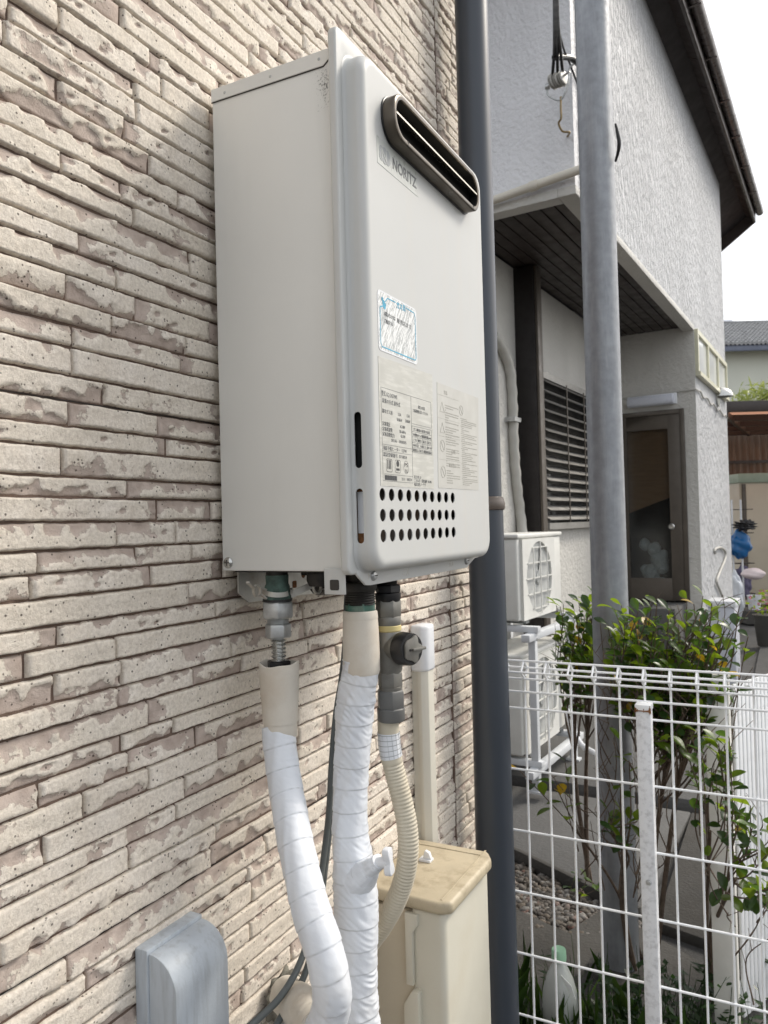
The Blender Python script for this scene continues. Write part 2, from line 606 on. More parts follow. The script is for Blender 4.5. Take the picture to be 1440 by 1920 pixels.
def join_meshes(name, meshes):
    bm = bmesh.new()
    for m in meshes:
        bm.from_mesh(m)
    me = bpy.data.meshes.new(name)
    bm.to_mesh(me)
    bm.free()
    return me


def vnoise(u, v, seed):
    """smooth 2D value noise on arrays."""
    g = np.random.default_rng(seed).random((64, 64))
    iu, iv = np.floor(u).astype(int), np.floor(v).astype(int)
    fu, fv = u - iu, v - iv
    fu, fv = fu * fu * (3 - 2 * fu), fv * fv * (3 - 2 * fv)
    a = g[iu % 64, iv % 64]
    b = g[(iu + 1) % 64, iv % 64]
    c = g[iu % 64, (iv + 1) % 64]
    d = g[(iu + 1) % 64, (iv + 1) % 64]
    return (a * (1 - fu) + b * fu) * (1 - fv) + (c * (1 - fu) + d * fu) * fv

# ------------------------------------------------------------------ ground
g = MB()
g.add([(-150, -60, -0.03), (150, -60, -0.03), (150, 300, -0.03), (-150, 300, -0.03)], [(0, 1, 2, 3)])
structure(g.build('ground', 'asphalt'))

c1, c2, c3, c4 = (-0.6325, 2.6962, 0.0000), (0.0800, 2.3017, 0.0000), (0.0706, 2.9327, 0.0000), (-0.8361, 3.2775, -0.0000)
c0 = (-1.0434, 2.8176, 0.0000)
p = MB().prism([(c1[0] - 1.6, c1[1] + 0.25), (c1[0], c1[1]), (c2[0], c2[1]), (c2[0] + 0.06, 3.48), (-2.2, 3.55)], -0.05, 0.012, 'xy')
structure(p.build('concrete_path', 'concrete', bevel=0.008))
dw = MB().prism([(c2[0] + 0.062, c2[1] - 0.02), (2.6, 1.55), (2.6, 3.45), (c2[0] + 0.062, 3.48)], -0.05, 0.010, 'xy')
structure(dw.build('driveway', 'concrete_dark', bevel=0.006))
kb = MB().bar((c1[0] - 1.6, c1[1] + 0.235, 0.0), (c1[0], c1[1] - 0.012, 0.0), 0.026, 0.09).bar((c1[0], c1[1] - 0.012, 0.0), (c2[0], c2[1] - 0.012, 0.0), 0.026, 0.09)
structure(kb.build('path_edging', 'concrete_dark', bevel=0.004))
fp = MB().prism([(-2.2, -1.5), (0.65, -1.5), (0.65, 0.92), (-2.2, 0.92)], -0.05, 0.004, 'xy')
structure(fp.build('wall_strip', 'concrete'))
e1, e2, e3, e4 = (-0.4594, 2.2021, 0.0000), (-0.1429, 2.0729, 0.0000), (-0.0569, 2.3382, 0.0000), (0.1747, 3.2436, 0.0000)
ap = MB().prism([(-1.8, 2.02), (e1[0], e1[1]), (e2[0], e2[1]), (e3[0], e3[1] - 0.03), (0.6, 1.9), (2.6, 1.50), (2.6, 0.93), (-1.8, 0.93)], -0.05, 0.010, 'xy')
structure(ap.build('concrete_apron', 'concrete_dark', bevel=0.006))
sl = MB().prism([(-2.3, 3.60), (2.6, 3.50), (2.6, 6.2), (-2.3, 6.2)], -0.05, 0.05, 'xy')
structure(sl.build('house_apron', 'concrete', bevel=0.01))
sl = MB().prism([(0.3, 6.25), (6, 6.25), (6, 18.0), (0.3, 18.0)], -0.05, 0.0, 'xy')
structure(sl.build('side_yard', 'asphalt'))
so = MB().prism([(0.02, 0.97), (2.4, 0.97), (2.4, 1.55), (0.02, 1.55)], -0.05, 0.02, 'xy')
structure(so.build('soil_bed', 'soil', bevel=0.02))


# gravel bed of rounded stones
def stone_mass(n, inside, zbase, size, cols):
    base = bmesh.new()
    bmesh.ops.create_icosphere(base, subdivisions=1, radius=1.0)
    bv = np.array([v.co[:] for v in base.verts])
    bf = np.array([[v.index for v in f.verts] for f in base.faces])
    base.free()
    V, F, C = [], [], []
    k = 0
    for _ in range(n):
        x, y = inside()
        s = size * rng.uniform(0.55, 1.35)
        sc = np.array([s * rng.uniform(0.8, 1.4), s * rng.uniform(0.7, 1.2), s * rng.uniform(0.45, 0.8)])
        a, b = rng.uniform(0, 6.3), rng.uniform(-0.5, 0.5)
        rot = np.array(Matrix.Rotation(a, 3, 'Z') @ Matrix.Rotation(b, 3, 'X'))
        jit = 1 + nrg.uniform(-0.12, 0.12, (len(bv), 1))
        V.append((bv * jit * sc) @ rot.T + np.array([x, y, zbase + rng.uniform(0, size * 0.8)]))
        F.append(bf + k)
        k += len(bv)
        C.append(np.repeat(rng.random(), len(bv)))
    V, F, C = np.concatenate(V), np.concatenate(F), np.concatenate(C)
    me = bpy.data.meshes.new('gravel')
    me.from_pydata(V.tolist(), [], F.tolist())
    at = me.attributes.new('shade', 'FLOAT', 'POINT')
    at.data.foreach_set('value', C.astype(np.float32))
    me.polygons.foreach_set('use_smooth', [True] * len(me.polygons))
    t = NT('gravel_stone')
    a = t.n.new('ShaderNodeAttribute')
    a.attribute_name = 'shade'
    t.setc(t.mix(t.math('MULTIPLY', t.noise(90, 3), 0.5), t.ramp(a.outputs['Fac'], [(0.0, cols[0]), (0.3, cols[1]), (0.55, cols[2]), (0.8, cols[3]), (0.93, cols[4]), (1.0, cols[5])]), (0.08, 0.07, 0.06)))
    t.set('Roughness', 0.75)
    me.materials.append(t.m)
    return me


def in_gravel():
    while True:
        x = rng.uniform(-1.2, 0.12)
        lo = 2.07 + (0.10 if x < -0.3 else 0.0) + max(0.0, (x + 0.11) * 0.9)
        hi = c1[1] - 0.04 + (x - c1[0]) * (c2[1] - c1[1]) / (c2[0] - c1[0])
        y = rng.uniform(lo - 0.03, hi)
        return x, y


gv = obj('gravel', stone_mass(2600, in_gravel, -0.012, 0.016, [(0.03, 0.027, 0.022), (0.075, 0.065, 0.055), (0.12, 0.095, 0.068), (0.14, 0.13, 0.12), (0.27, 0.26, 0.24), (0.15, 0.055, 0.035)]), None, None, 'stuff')
gv['label'] = 'brown and grey gravel strip between the concrete slabs'

# ------------------------------------------------------------------ brick-patterned siding wall
XW = -0.012
PA = [1.1098, 1.1348, 1.1594, 1.1862, 1.2066, 1.2342, 1.2614, 1.2864, 1.3057, 1.3348, 1.3575, 1.386, 1.4113, 1.4325, 1.4598, 1.4838, 1.5059, 1.5337, 1.5583, 1.579, 1.6085, 1.630, 1.6563]
PB = [1.6563, 1.6814, 1.7104, 1.7332, 1.7565, 1.7842, 1.8096, 1.8311, 1.8615, 1.8847, 1.9068, 1.9305, 1.9553, 1.9801, 2.0072, 2.029, 2.0565, 2.079, 2.104, 2.1325, 2.153, 2.178, 2.2027]
PAN = 0.5465
levels = sorted(set([round(z - PAN, 4) for z in PA[:-1]] + [round(z - 2 * PAN, 4) for z in PA[:-1]] + PA[:-1] + PB[:-1] + [round(z + 2 * PAN, 4) for z in PA]))
seams = [PA[0] - PAN, PA[0], PA[-1], PB[-1], PB[-1] + PAN]
levels = [z for z in levels if z > 0.2]
wall = empty('siding_wall', (XW, 0.0, 0.0))
tag(wall, 'cream and mauve brick-patterned siding wall behind the water heater', 'wall')
WY0, WY1, JOINT = -1.3, 0.985, 0.755


def brick_arrays(y0, y1, z0, z1, fine):
    L, H = y1 - y0, z1 - z0
    nu = max(4, int(L / (0.0042 if fine else 0.013)))
    nv = 12 if fine else 6
    tu = np.concatenate([[0, 0.0008 / L], np.linspace(0.0018 / L, 1 - 0.0018 / L, nu), [1 - 0.0008 / L, 1]])
    tv = np.concatenate([[0, 0.0007 / H], np.linspace(0.0016 / H, 1 - 0.0016 / H, nv), [1 - 0.0007 / H, 1]])
    U, Vv = np.meshgrid(tu, tv, indexing='ij')
    sd = int(nrg.integers(1, 1 << 30))
    y, z = U * L, Vv * H
    ou, ov = nrg.uniform(0, 40, 2)
    kind = nrg.choice(['top', 'bottom', 'flat', 'patch'], p=[0.36, 0.24, 0.28, 0.12])
    lowf = vnoise(y / 0.055 + ou, y * 0 + ov, sd)
    teeth = vnoise(y / 0.011 + ou, z / 0.012 + ov, sd + 1)
    d = (1 - Vv) if kind == 'top' else Vv
    if kind in ('top', 'bottom'):
        a = nrg.uniform(-0.30, 0.12) + 0.66 * lowf
        chip = 0.5 + (a - d + 0.9 * (teeth - 0.5)) * 1.1
    elif kind == 'flat':
        chip = 0.10 + 0.40 * (vnoise(y / 0.02 + ou, z / 0.012, sd + 2) - 0.4)
    else:
        chip = 0.08 + 0.95 * (vnoise(y / 0.018 + ou, z / 0.010 + ov, sd + 2) * 0.6 + lowf * 0.4 - 0.28)
    if nrg.random() < 0.3:                       # one end broken away
        ee = U if nrg.random() < 0.5 else 1 - U
        chip = np.maximum(chip, 0.5 + (0.016 + 0.02 * (teeth - 0.5) - ee * L) * 40)
    if nrg.random() < 0.55:                      # a pit or two
        for _ in range(int(nrg.integers(1, 3))):
            py, pz = nrg.uniform(0.1, 0.9) * L, nrg.uniform(0.25, 0.75) * H
            rr = np.hypot((y - py) - 0.6 * (z - pz), (z - pz) * 1.4)
            chip = np.maximum(chip, 0.95 - rr / 0.0048 * 0.5)
    chip = np.clip(chip, 0, 1)
    e = np.minimum(np.minimum(y, L - y), np.minimum(z, H - z))
    soft = np.clip(e / 0.0013, 0, 1)
    soft = soft * soft * (3 - 2 * soft)
    m = np.clip((chip - 0.38) / 0.3, 0, 1)
    m = m * m * (3 - 2 * m)
    edge_d = np.clip(d, 0, 1) if kind in ('top', 'bottom') else 0.5
    x = nrg.uniform(-0.0008, 0.0012) + 0.0012 * (vnoise(y / 0.012 + ov, z / 0.010 + ou, sd + 3) - 0.5) + 0.0008 * (vnoise(y / 0.0062 + ou, z / 0.0055 + ov, sd + 5) - 0.5) - m * (0.0042 - 0.0022 * edge_d)
    x = x * soft + (1 - soft) * -0.0066
    wob = 0.00045 * (vnoise(y / 0.016 + 3 * ou, z * 0 + 1, sd + 4) - 0.5) * 2 + 0.00045 * (vnoise(y / 0.006 + ou, Vv * 3 + 2, sd + 6) - 0.5) * 2
    z = z + wob * np.where(Vv > 0.5, 1, 1)
    P = np.stack([x, y0 + y, z0 + z], -1).reshape(-1, 3)
    n0, n1 = U.shape
    idx = np.arange(n0 * n1).reshape(n0, n1)
    F = np.stack([idx[:-1, :-1], idx[1:, :-1], idx[1:, 1:], idx[:-1, 1:]], -1).reshape(-1, 4)
    return P, F, chip.reshape(-1).astype(np.float32), np.full(n0 * n1, nrg.random(), np.float32)


def brick_mesh(name, P, F, chip, tone):
    me = bpy.data.meshes.new(name)
    me.vertices.add(len(P))
    me.vertices.foreach_set('co', P.astype(np.float32).ravel())
    me.loops.add(F.size)
    me.loops.foreach_set('vertex_index', F.astype(np.int32).ravel())
    me.polygons.add(len(F))
    me.polygons.foreach_set('loop_start', np.arange(0, F.size, 4, dtype=np.int32))
    me.polygons.foreach_set('use_smooth', np.ones(len(F), bool))
    me.update(calc_edges=True)
    for k, v in (('chip', chip), ('tone', tone)):
        me.attributes.new(k, 'FLOAT', 'POINT').data.foreach_set('value', v)
    return me


def in_view(y, z):
    d = Vector((0, y, z)) - cam.matrix_world.translation
    w = d.dot(fw)
    if w < 0.1:
        return 0, 0, w
    return 720 + 1449 * d.dot(rt) / w, 960 - 1449 * d.dot(up) / w, w


cells = []
for i in range(len(levels) - 1):
    z0, z1 = levels[i], levels[i + 1]
    top = z1 - (0.0014 if not any(abs(z1 - s) < 2e-3 for s in seams) else 0.0022)
    for ya, yb in ((WY0, JOINT - 0.004), (JOINT + 0.004, WY1)):
        y = ya
        first = True
        while y < yb - 0.02:
            ln = rng.choice((0.085, 0.12, 0.16, 0.19, 0.235, 0.27, 0.30)) * rng.uniform(0.9, 1.1)
            if first:
                ln *= rng.uniform(0.4, 1.0)
                first = False
            ye = min(y + ln, yb)
            if yb - ye < 0.04:
                ye = yb
            cells.append((y, ye - (0.0026 if ye < yb else 0), z0 + 0.0004, top))
            y = ye
ranked = []
for cell in cells:
    px, py, w = in_view((cell[0] + cell[1]) / 2, (cell[2] + cell[3]) / 2)
    area = (cell[1] - cell[0]) * (cell[3] - cell[2]) / max(w, 0.2) ** 3
    seen = -60 < px < 905 and -40 < py < 1960
    hid = 430 < px < 880 and py > 110 + max(0, (px - 640)) * 0.95 and py < 1060
    ranked.append((area if seen and not hid else 0.0, seen, cell))
ranked.sort(key=lambda r_: -r_[0])
rest = []
for i, (a, seen, cell) in enumerate(ranked):
    P, F, ch, to = brick_arrays(*cell, fine=(a > 0))
    if i < 300 and a > 0:
        obj('brick', brick_mesh('brick', P, F, ch, to), 'brick', wall)
    else:
        rest.append((P, F, ch, to))
k = 0
fs = []
for P, F, ch, to in rest:
    fs.append(F + k)
    k += len(P)
obj('brick', brick_mesh('brick', np.concatenate([r_[0] for r_ in rest]), np.concatenate(fs), np.concatenate([r_[2] for r_ in rest]), np.concatenate([r_[3] for r_ in rest])), 'brick', wall, 'stuff')
MB().box(-3.5, -0.0055, WY0, WY1, 0.0, 3.35).build('backing_board', 'mortar', wall)
sm = MB()
for s in seams:
    sm.box(-0.0054, -0.0047, WY0, WY1, s - 0.0014, s - 0.0004)
sm.build('panel_seam', 'seam', wall)
cj = []
z = 0.2
while z < 3.3:
    cj.append((-0.0050 + rng.uniform(-0.0003, 0.0006), JOINT + rng.uniform(-0.0012, 0.0012), z))
    z += 0.02
MB().tube(cj, 0.0038, 8).build('caulk_joint', 'mortar', wall)

# ------------------------------------------------------------------ neighbouring house (frame turned 3.6 degrees)
HO = (0.6224, -0.7569, 0.0)
TH = R(-3.6)
house = empty('neighbour_house', HO, TH)
tag(house, 'grey stucco two-storey house with overhanging upper floor and brown eaves', 'house')
X1, X0, ZS, YN, YD, YF, ZT = -1.254, -2.05, 3.36, 4.22, 7.98, 10.2, 5.76
MB().prism([(-7, ZS + 0.02), (X1, ZS + 0.02), (X1, ZT), (-7, ZT + 2.2)], YN, YN + 0.06, 'xz').build('front_wall', 'stucco_front', house)
up_ = MB().prism([(YN + 0.0605, ZS + 0.02), (YD, ZS + 0.02), (YD, 3.0), (YF, 3.0), (YF, ZT), (YN + 0.0605, ZT)], X1 - 0.12, X1 - 0.0005, 'yz')
up_.build('upper_wall', 'stucco_upper', house)
cw = MB().box(X1 - 0.001, X1 + 0.0, YN, YN + 0.06, ZS + 0.02, ZT)
lw = MB().box(X1 - 0.12, X1 - 0.0005, YD + 0.0005, YF, 0.0, 2.9995)
lw.build('lower_wall', 'stucco_upper', house)
MB().box(-7, X1 - 0.1205, YF - 0.1, YF - 0.001, 0, ZT).build('rear_wall', 'stucco_front', house)
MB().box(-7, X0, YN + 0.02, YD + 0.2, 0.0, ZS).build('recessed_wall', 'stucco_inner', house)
d0, d1 = (-1.9834, 7.9800, 2.4548), (-1.3927, 7.9800, 2.4029)
dx0, dx1, dz0, dz1 = d0[0], d1[0], 0.70, 2.535
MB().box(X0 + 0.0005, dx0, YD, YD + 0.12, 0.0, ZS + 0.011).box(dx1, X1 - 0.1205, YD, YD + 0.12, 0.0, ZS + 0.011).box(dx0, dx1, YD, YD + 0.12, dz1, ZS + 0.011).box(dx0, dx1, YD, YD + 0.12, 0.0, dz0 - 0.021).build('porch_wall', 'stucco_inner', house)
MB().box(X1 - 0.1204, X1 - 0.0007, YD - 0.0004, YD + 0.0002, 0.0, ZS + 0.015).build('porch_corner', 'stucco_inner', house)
# soffit of the overhang, board by board, and its edge trim
nb = 8
for i in range(nb):
    xa = X0 + (X1 - 0.10 - X0) * i / nb
    xb = X0 + (X1 - 0.10 - X0) * (i + 1) / nb
    MB().box(xa + 0.004, xb - 0.004, YN + 0.10, YD - 0.001, ZS + 0.012, ZS + 0.03).build('soffit_board', 'soffit_board', house, bevel=0.003)
MB().box(X0, X1 - 0.1, YN + 0.061, YD, ZS + 0.031, ZS + 0.05).build('soffit_backing', 'seam', house)
MB().box(X1 - 0.10, X1 + 0.004, YN - 0.004, YD - 0.0006, ZS - 0.03, ZS + 0.02).build('overhang_trim', 'stucco_inner', house, bevel=0.004)
MB().box(-7, X1 - 0.1005, YN - 0.004, YN + 0.10, ZS - 0.03, ZS + 0.02).build('overhang_trim', 'stucco_inner', house, bevel=0.004)
# eave: sloping boarded soffit, fascia, gutter, roof
EX, EZ, EY0, EY1 = -1.03, 5.60, 3.55, 11.75
rise = (ZT - EZ) / (X1 - EX)
nb = 15
for i in range(nb):
    ya, yb = EY0 + (EY1 - EY0) * i / nb, EY0 + (EY1 - EY0) * (i + 1) / nb
    MB().prism([(X1 - 0.01, ZT - 0.015), (EX, EZ), (EX, EZ + 0.02), (X1 - 0.01, ZT + 0.005)], ya + 0.004, yb - 0.004, 'xz').build('eave_board', 'eave_brown', house)
MB().prism([(X1 - 0.03, ZT - 0.07), (X1 + 0.035, ZT - 0.085), (X1 + 0.035, ZT - 0.02), (X1 - 0.03, ZT)], EY0, YF + 0.02, 'xz').build('eave_trim', 'eave_brown', house, bevel=0.006)
MB().box(EX - 0.002, EX + 0.03, EY0, EY1, EZ - 0.05, EZ + 0.13).build('fascia', 'eave_brown', house, bevel=0.004)
gt = MB()
prof = [(EX + 0.031 + 0.05 - 0.05 * math.cos(R(a)), EZ + 0.09 - 0.055 * math.sin(R(a))) for a in range(0, 181, 20)]
outer = prof + [(EX + 0.031 + 0.05 + 0.044 * math.cos(R(a)), EZ + 0.092 - 0.048 * math.sin(R(a))) for a in range(0, 181, 20)]
gt.prism(outer, EY0 - 0.02, EY1 + 0.03, 'xz')
gt.build('gutter', 'gutter_brown', house)
gb = MB()
for i in range(9):
    y = EY0 + 0.5 + i * 0.85
    gb.box(EX + 0.03, EX + 0.036, y, y + 0.03, EZ - 0.02, EZ + 0.1)
    gb.bar((EX + 0.03, y + 0.015, EZ + 0.03), (EX + 0.13, y + 0.015, EZ + 0.035), 0.02, 0.006)
gb.build('gutter_bracket', 'gutter_brown', house)
MB().prism([(EX + 0.06, EZ + 0.135), (EX + 0.06, EZ + 0.17), (-4.2, EZ + 0.17 + (4.2 + EX) * rise), (-4.2, EZ + 0.10 + (4.2 + EX) * rise), (X1, ZT + 0.06)], EY0 - 0.05, EY1 + 0.06, 'xz').build('roof', 'roof_dark', house)
MB().prism([(EX + 0.03, EZ - 0.04), (EX + 0.03, EZ + 0.135), (-4.2, EZ + 0.10 + (4.2 + EX) * rise), (-4.2, EZ - 0.08 + (4.2 + EX) * rise)], EY1 - 0.002, EY1 + 0.035, 'xz').build('bargeboard', 'eave_brown', house)
# gable-side triangle of the wall under the roof
# drain pipe along the foot of the front wall
dp = spline([(-2.2, YN - 0.045, 3.345), (-1.77, YN - 0.045, 3.385), (-1.45, YN - 0.045, 3.415), (-1.17, YN - 0.045, 3.44)], 0.05)
dpo = MB().tube(dp, 0.024, 14).build('drain_pipe', 'pvc_cream', house)
MB().tube([Vector((-1.50, YN - 0.045, 3.4103)), Vector((-1.455, YN - 0.045, 3.4145))], 0.029, 14).build('pipe_joint', 'pvc_cream', dpo)
# dark post against the recessed wall
pa, pb = (-2.0369, 5.3000, 2.9812), (-1.8998, 5.3000, 2.9593)
MB().box(pa[0] - 0.02, pb[0], 5.30, 5.42, 0.0, ZS - 0.001).build('post', 'dark_post', house, bevel=0.006)
MB().box(pb[0] + 0.0005, pb[0] + 0.022, 5.31, 5.40, 0.0, ZS - 0.002).build('post_highlight', 'bronze_frame', house, bevel=0.004)  # highlight along the post's edge, painted as a lighter strip
# louvred window
wy0, wy1, wz0, wz1 = 5.72, 7.12, 1.50, 2.62
win = MB().box(X0 + 0.001, X0 + 0.06, wy0 - 0.05, wy0, wz0 - 0.05, wz1 + 0.05).box(X0 + 0.001, X0 + 0.06, wy1, wy1 + 0.05, wz0 - 0.05, wz1 + 0.05).box(X0 + 0.001, X0 + 0.06, wy0, wy1, wz1, wz1 + 0.05).box(X0 + 0.001, X0 + 0.075, wy0, wy1, wz0 - 0.05, wz0).build('louvre_window', 'louver', house)
MB().box(X0 + 0.002, X0 + 0.012, wy0, wy1, wz0, wz1).build('pane', 'dark_glass', win)
for i in range(15):
    zc = wz0 + 0.04 + (wz1 - wz0 - 0.06) * i / 14
    MB().prism([(X0 + 0.03, zc + 0.018), (X0 + 0.034, zc + 0.021), (X0 + 0.088, zc - 0.016), (X0 + 0.084, zc - 0.019)], wy0 + 0.002, wy1 - 0.002, 'xz').build('slat', 'louver', win)
wm = MB()
for y in (wy0 + 0.45, wy0 + 0.92):
    wm.box(X0 + 0.089, X0 + 0.095, y, y + 0.016, wz0, wz1)
wm.build('slat_rail', 'bronze_frame', win)
# porch door
fr = MB().box(dx0 - 0.03, dx0 + 0.012, YD - 0.03, YD - 0.001, dz0, dz1 + 0.045).box(dx1 - 0.012, dx1 + 0.03, YD - 0.03, YD - 0.001, dz0, dz1 + 0.045).box(dx0 + 0.012, dx1 - 0.012, YD - 0.03, YD - 0.001, dz1, dz1 + 0.045)
door = fr.build('door', 'bronze_frame', house, bevel=0.003)
lf = MB()
sx, tz, bz = 0.085, 0.14, 0.22
lf.box(dx0 + 0.014, dx0 + 0.014 + 0.05, YD - 0.022, YD - 0.003, dz0, dz1 - 0.002).box(dx1 - 0.014 - sx - 0.03, dx1 - 0.014, YD - 0.022, YD - 0.003, dz0, dz1 - 0.002)
lf.box(dx0 + 0.064, dx1 - 0.129, YD - 0.022, YD - 0.003, dz1 - tz, dz1 - 0.002).box(dx0 + 0.064, dx1 - 0.129, YD - 0.022, YD - 0.003, dz0, dz0 + bz)
lf.build('door_leaf', 'bronze_frame', door, bevel=0.002)
t = NT('door_glass')
tp = t.n.new('ShaderNodeBsdfTransparent')
tp.inputs[0].default_value = (0.86, 0.88, 0.88, 1)
gl = t.n.new('ShaderNodeBsdfGlossy')
gl.inputs['Roughness'].default_value = 0.12
gl.inputs['Color'].default_value = (0.9, 0.9, 0.9, 1)
fz = t.n.new('ShaderNodeFresnel')
fz.inputs[0].default_value = 1.45
mx = t.n.new('ShaderNodeMixShader')
t.link(fz.outputs[0], mx.inputs[0])
t.link(tp.outputs[0], mx.inputs[1])
t.link(gl.outputs[0], mx.inputs[2])
t.link(mx.outputs[0], t.out.inputs[0])
MATS['door_glass'] = t.m
MB().box(dx0 + 0.060, dx1 - 0.125, YD - 0.014, YD - 0.008, dz0 + bz - 0.004, dz1 - tz + 0.004).build('pane', 'door_glass', door)
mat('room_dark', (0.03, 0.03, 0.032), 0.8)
mat('sheet_grey', (0.30, 0.34, 0.35), 0.5, 0.2, 14, bump=0.01, bscale=30)
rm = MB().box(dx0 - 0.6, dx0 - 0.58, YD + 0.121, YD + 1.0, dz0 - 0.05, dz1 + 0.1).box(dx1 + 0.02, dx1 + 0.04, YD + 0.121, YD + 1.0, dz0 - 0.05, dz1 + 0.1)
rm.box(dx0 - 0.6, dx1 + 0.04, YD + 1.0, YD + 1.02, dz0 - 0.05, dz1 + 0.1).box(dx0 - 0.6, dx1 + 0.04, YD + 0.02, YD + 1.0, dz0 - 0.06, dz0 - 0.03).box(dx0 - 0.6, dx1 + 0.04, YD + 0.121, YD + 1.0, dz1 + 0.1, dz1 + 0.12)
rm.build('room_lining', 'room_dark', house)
t = NT('blind_wood')
t.setc(t.mix(t.noise(7, 4, 0.6, t.coord((1, 1, 9))), (0.12, 0.062, 0.028), (0.27, 0.155, 0.075)))
t.set('Roughness', 0.7)
MATS['blind_wood'] = t.m
MB().prism([(dx0 + 0.02, dz0 + 0.86), (dx1 - 0.02, dz0 + 1.06), (dx1 - 0.02, dz1 - 0.06), (dx0 + 0.02, dz1 - 0.06)], YD + 0.05, YD + 0.06, 'xz').build('bamboo_blind', 'blind_wood', house)
bagm = MB()
for i in range(16):
    bzp = rng.random() ** 1.3 * 0.55
    cxp = (dx0 + dx1) / 2 - 0.04 + rng.uniform(-1, 1) * (0.17 - 0.2 * bzp)
    s_ = rng.uniform(0.6, 1.25)
    bagm.lathe([(0.0, -0.07 * s_), (0.04 * s_, -0.05 * s_), (0.066 * s_, -0.005), (0.05 * s_, 0.04 * s_), (0.02, 0.07 * s_), (0.0, 0.075 * s_)], (cxp, YD + 0.10 + rng.uniform(-0.02, 0.04), dz0 + 0.10 + bzp), (rng.uniform(-0.6, 0.6), 0.05, 1), 9)
tag(bagm.build('plastic_bag', 'sheet_grey', None), 'crumpled white plastic bags heaped behind the brown door glass', 'bag')
bagm_o = bpy.data.objects['plastic_bag']
bagm_o.location = HO
bagm_o.rotation_euler = (0, 0, TH)
kz = (-1.5020, 7.9800, 1.4289)
MB().lathe([(0.012, 0.0), (0.012, 0.03), (0.028, 0.042), (0.031, 0.058), (0.022, 0.07), (0.0, 0.072)], (kz[0], YD - 0.022, kz[2]), (0, -1, 0), 20).build('knob', 'steel', door)
MB().box(dx0 - 0.15, X1 - 0.15, YD - 0.55, YD - 0.001, 0.0, dz0 - 0.02).build('door_step', 'concrete', house, bevel=0.01)
# high windows
fz0, fz1 = 2.93, 3.30
hw = MB()
wxs = [8.03, 8.62, 9.32, 10.03]
hw.box(X1 + 0.0005, X1 + 0.035, 8.0, 10.08, fz1, fz1 + 0.045).box(X1 + 0.0005, X1 + 0.05, 8.0, 10.08, fz0 - 0.04, fz0)
for y in (8.0, 8.64, 9.34, 10.03):
    hw.box(X1 + 0.0006, X1 + 0.034, y, y + 0.05, fz0 + 0.0004, fz1 - 0.0004)
hwo = hw.build('high_window', 'window_frame', house)
for a, b in ((8.05, 8.64), (8.69, 9.34), (9.39, 10.03)):
    MB().box(X1 + 0.004, X1 + 0.012, a + 0.001, b - 0.001, fz0 + 0.001, fz1 - 0.001).build('pane', 'window_glass', hwo)
# dome vent and surface cable
dv = MB()
V, F = [], []
for i in range(9):
    t_ = i / 8 * math.pi / 2
    for j in range(13):
        p_ = j / 12 * math.pi
        V.append((X1 + 0.002 + 0.17 * math.cos(t_) * math.sin(p_ if True else 0), 9.42 - 0.115 * math.cos(p_), 2.86 + 0.0 + 0.115 * math.sin(t_) * math.sin(p_)))
for i in range(8):
    for j in range(12):
        F.append((i * 13 + j, i * 13 + j + 1, (i + 1) * 13 + j + 1, (i + 1) * 13 + j))
dv.add(V, F, True)
dv.lathe([(0.118, 0.0), (0.118, 0.015), (0.10, 0.015)], (X1 + 0.001, 9.42, 2.87), 'x', 24)
dv.build('vent_hood', 'steel', house)
cb = [(-2.0, YD - 0.012, 2.735), (-1.75, YD - 0.012, 2.742), (-1.47, YD - 0.012, 2.748), (-1.27, YD - 0.012, 2.752), (X1 + 0.012, YD + 0.0, 2.752)]
for i in range(14):
    y = 8.02 + i * 0.16
    cb.append((X1 + 0.014, y, 2.745 + 0.02 * math.sin(i * 2.2) - 0.004 * i))
MB().tube(spline(cb, 0.03), 0.008, 8).build('surface_cable', 'conduit', house)
l0, l1 = (-1.8860, 7.9800, 2.6789), (-1.4439, 7.9800, 2.6805)
lamp = empty('wall_lamp', (0, 0, 0))
lamp.parent = None
lamp.location = house.matrix_world @ Vector((0, 0, 0)) if False else HO
lamp.rotation_euler = (0, 0, TH)
tag(lamp, 'pale tubular wall lamp above the brown glass door', 'lamp')
MB().box(l0[0] - 0.01, l1[0] + 0.02, YD - 0.03, YD - 0.002, l1[2] - 0.05, l1[2] + 0.06).build('base', 'white_plastic', lamp, bevel=0.006)
MB().prism(rrect(YD - 0.12, YD - 0.0305, l1[2] - 0.055, l1[2] + 0.045, 0.035, 5), l0[0], l1[0], 'yz').build('lamp_shade', 'lamp_plastic', lamp, bevel=0.012)

# ------------------------------------------------------------------ water heater (frame: back lower corner of the case)
heater = empty('water_heater', (0, 0, 1.47))
tag(heater, 'white wall-mounted gas water heater with bronze exhaust grille and peeling labels', 'water heater')
HW = 0.384
body = MB().box(0.0, 0.1775, 0.0, HW, 0.0, 0.6).build('case', 'case_paint', heater, bevel=0.0022)
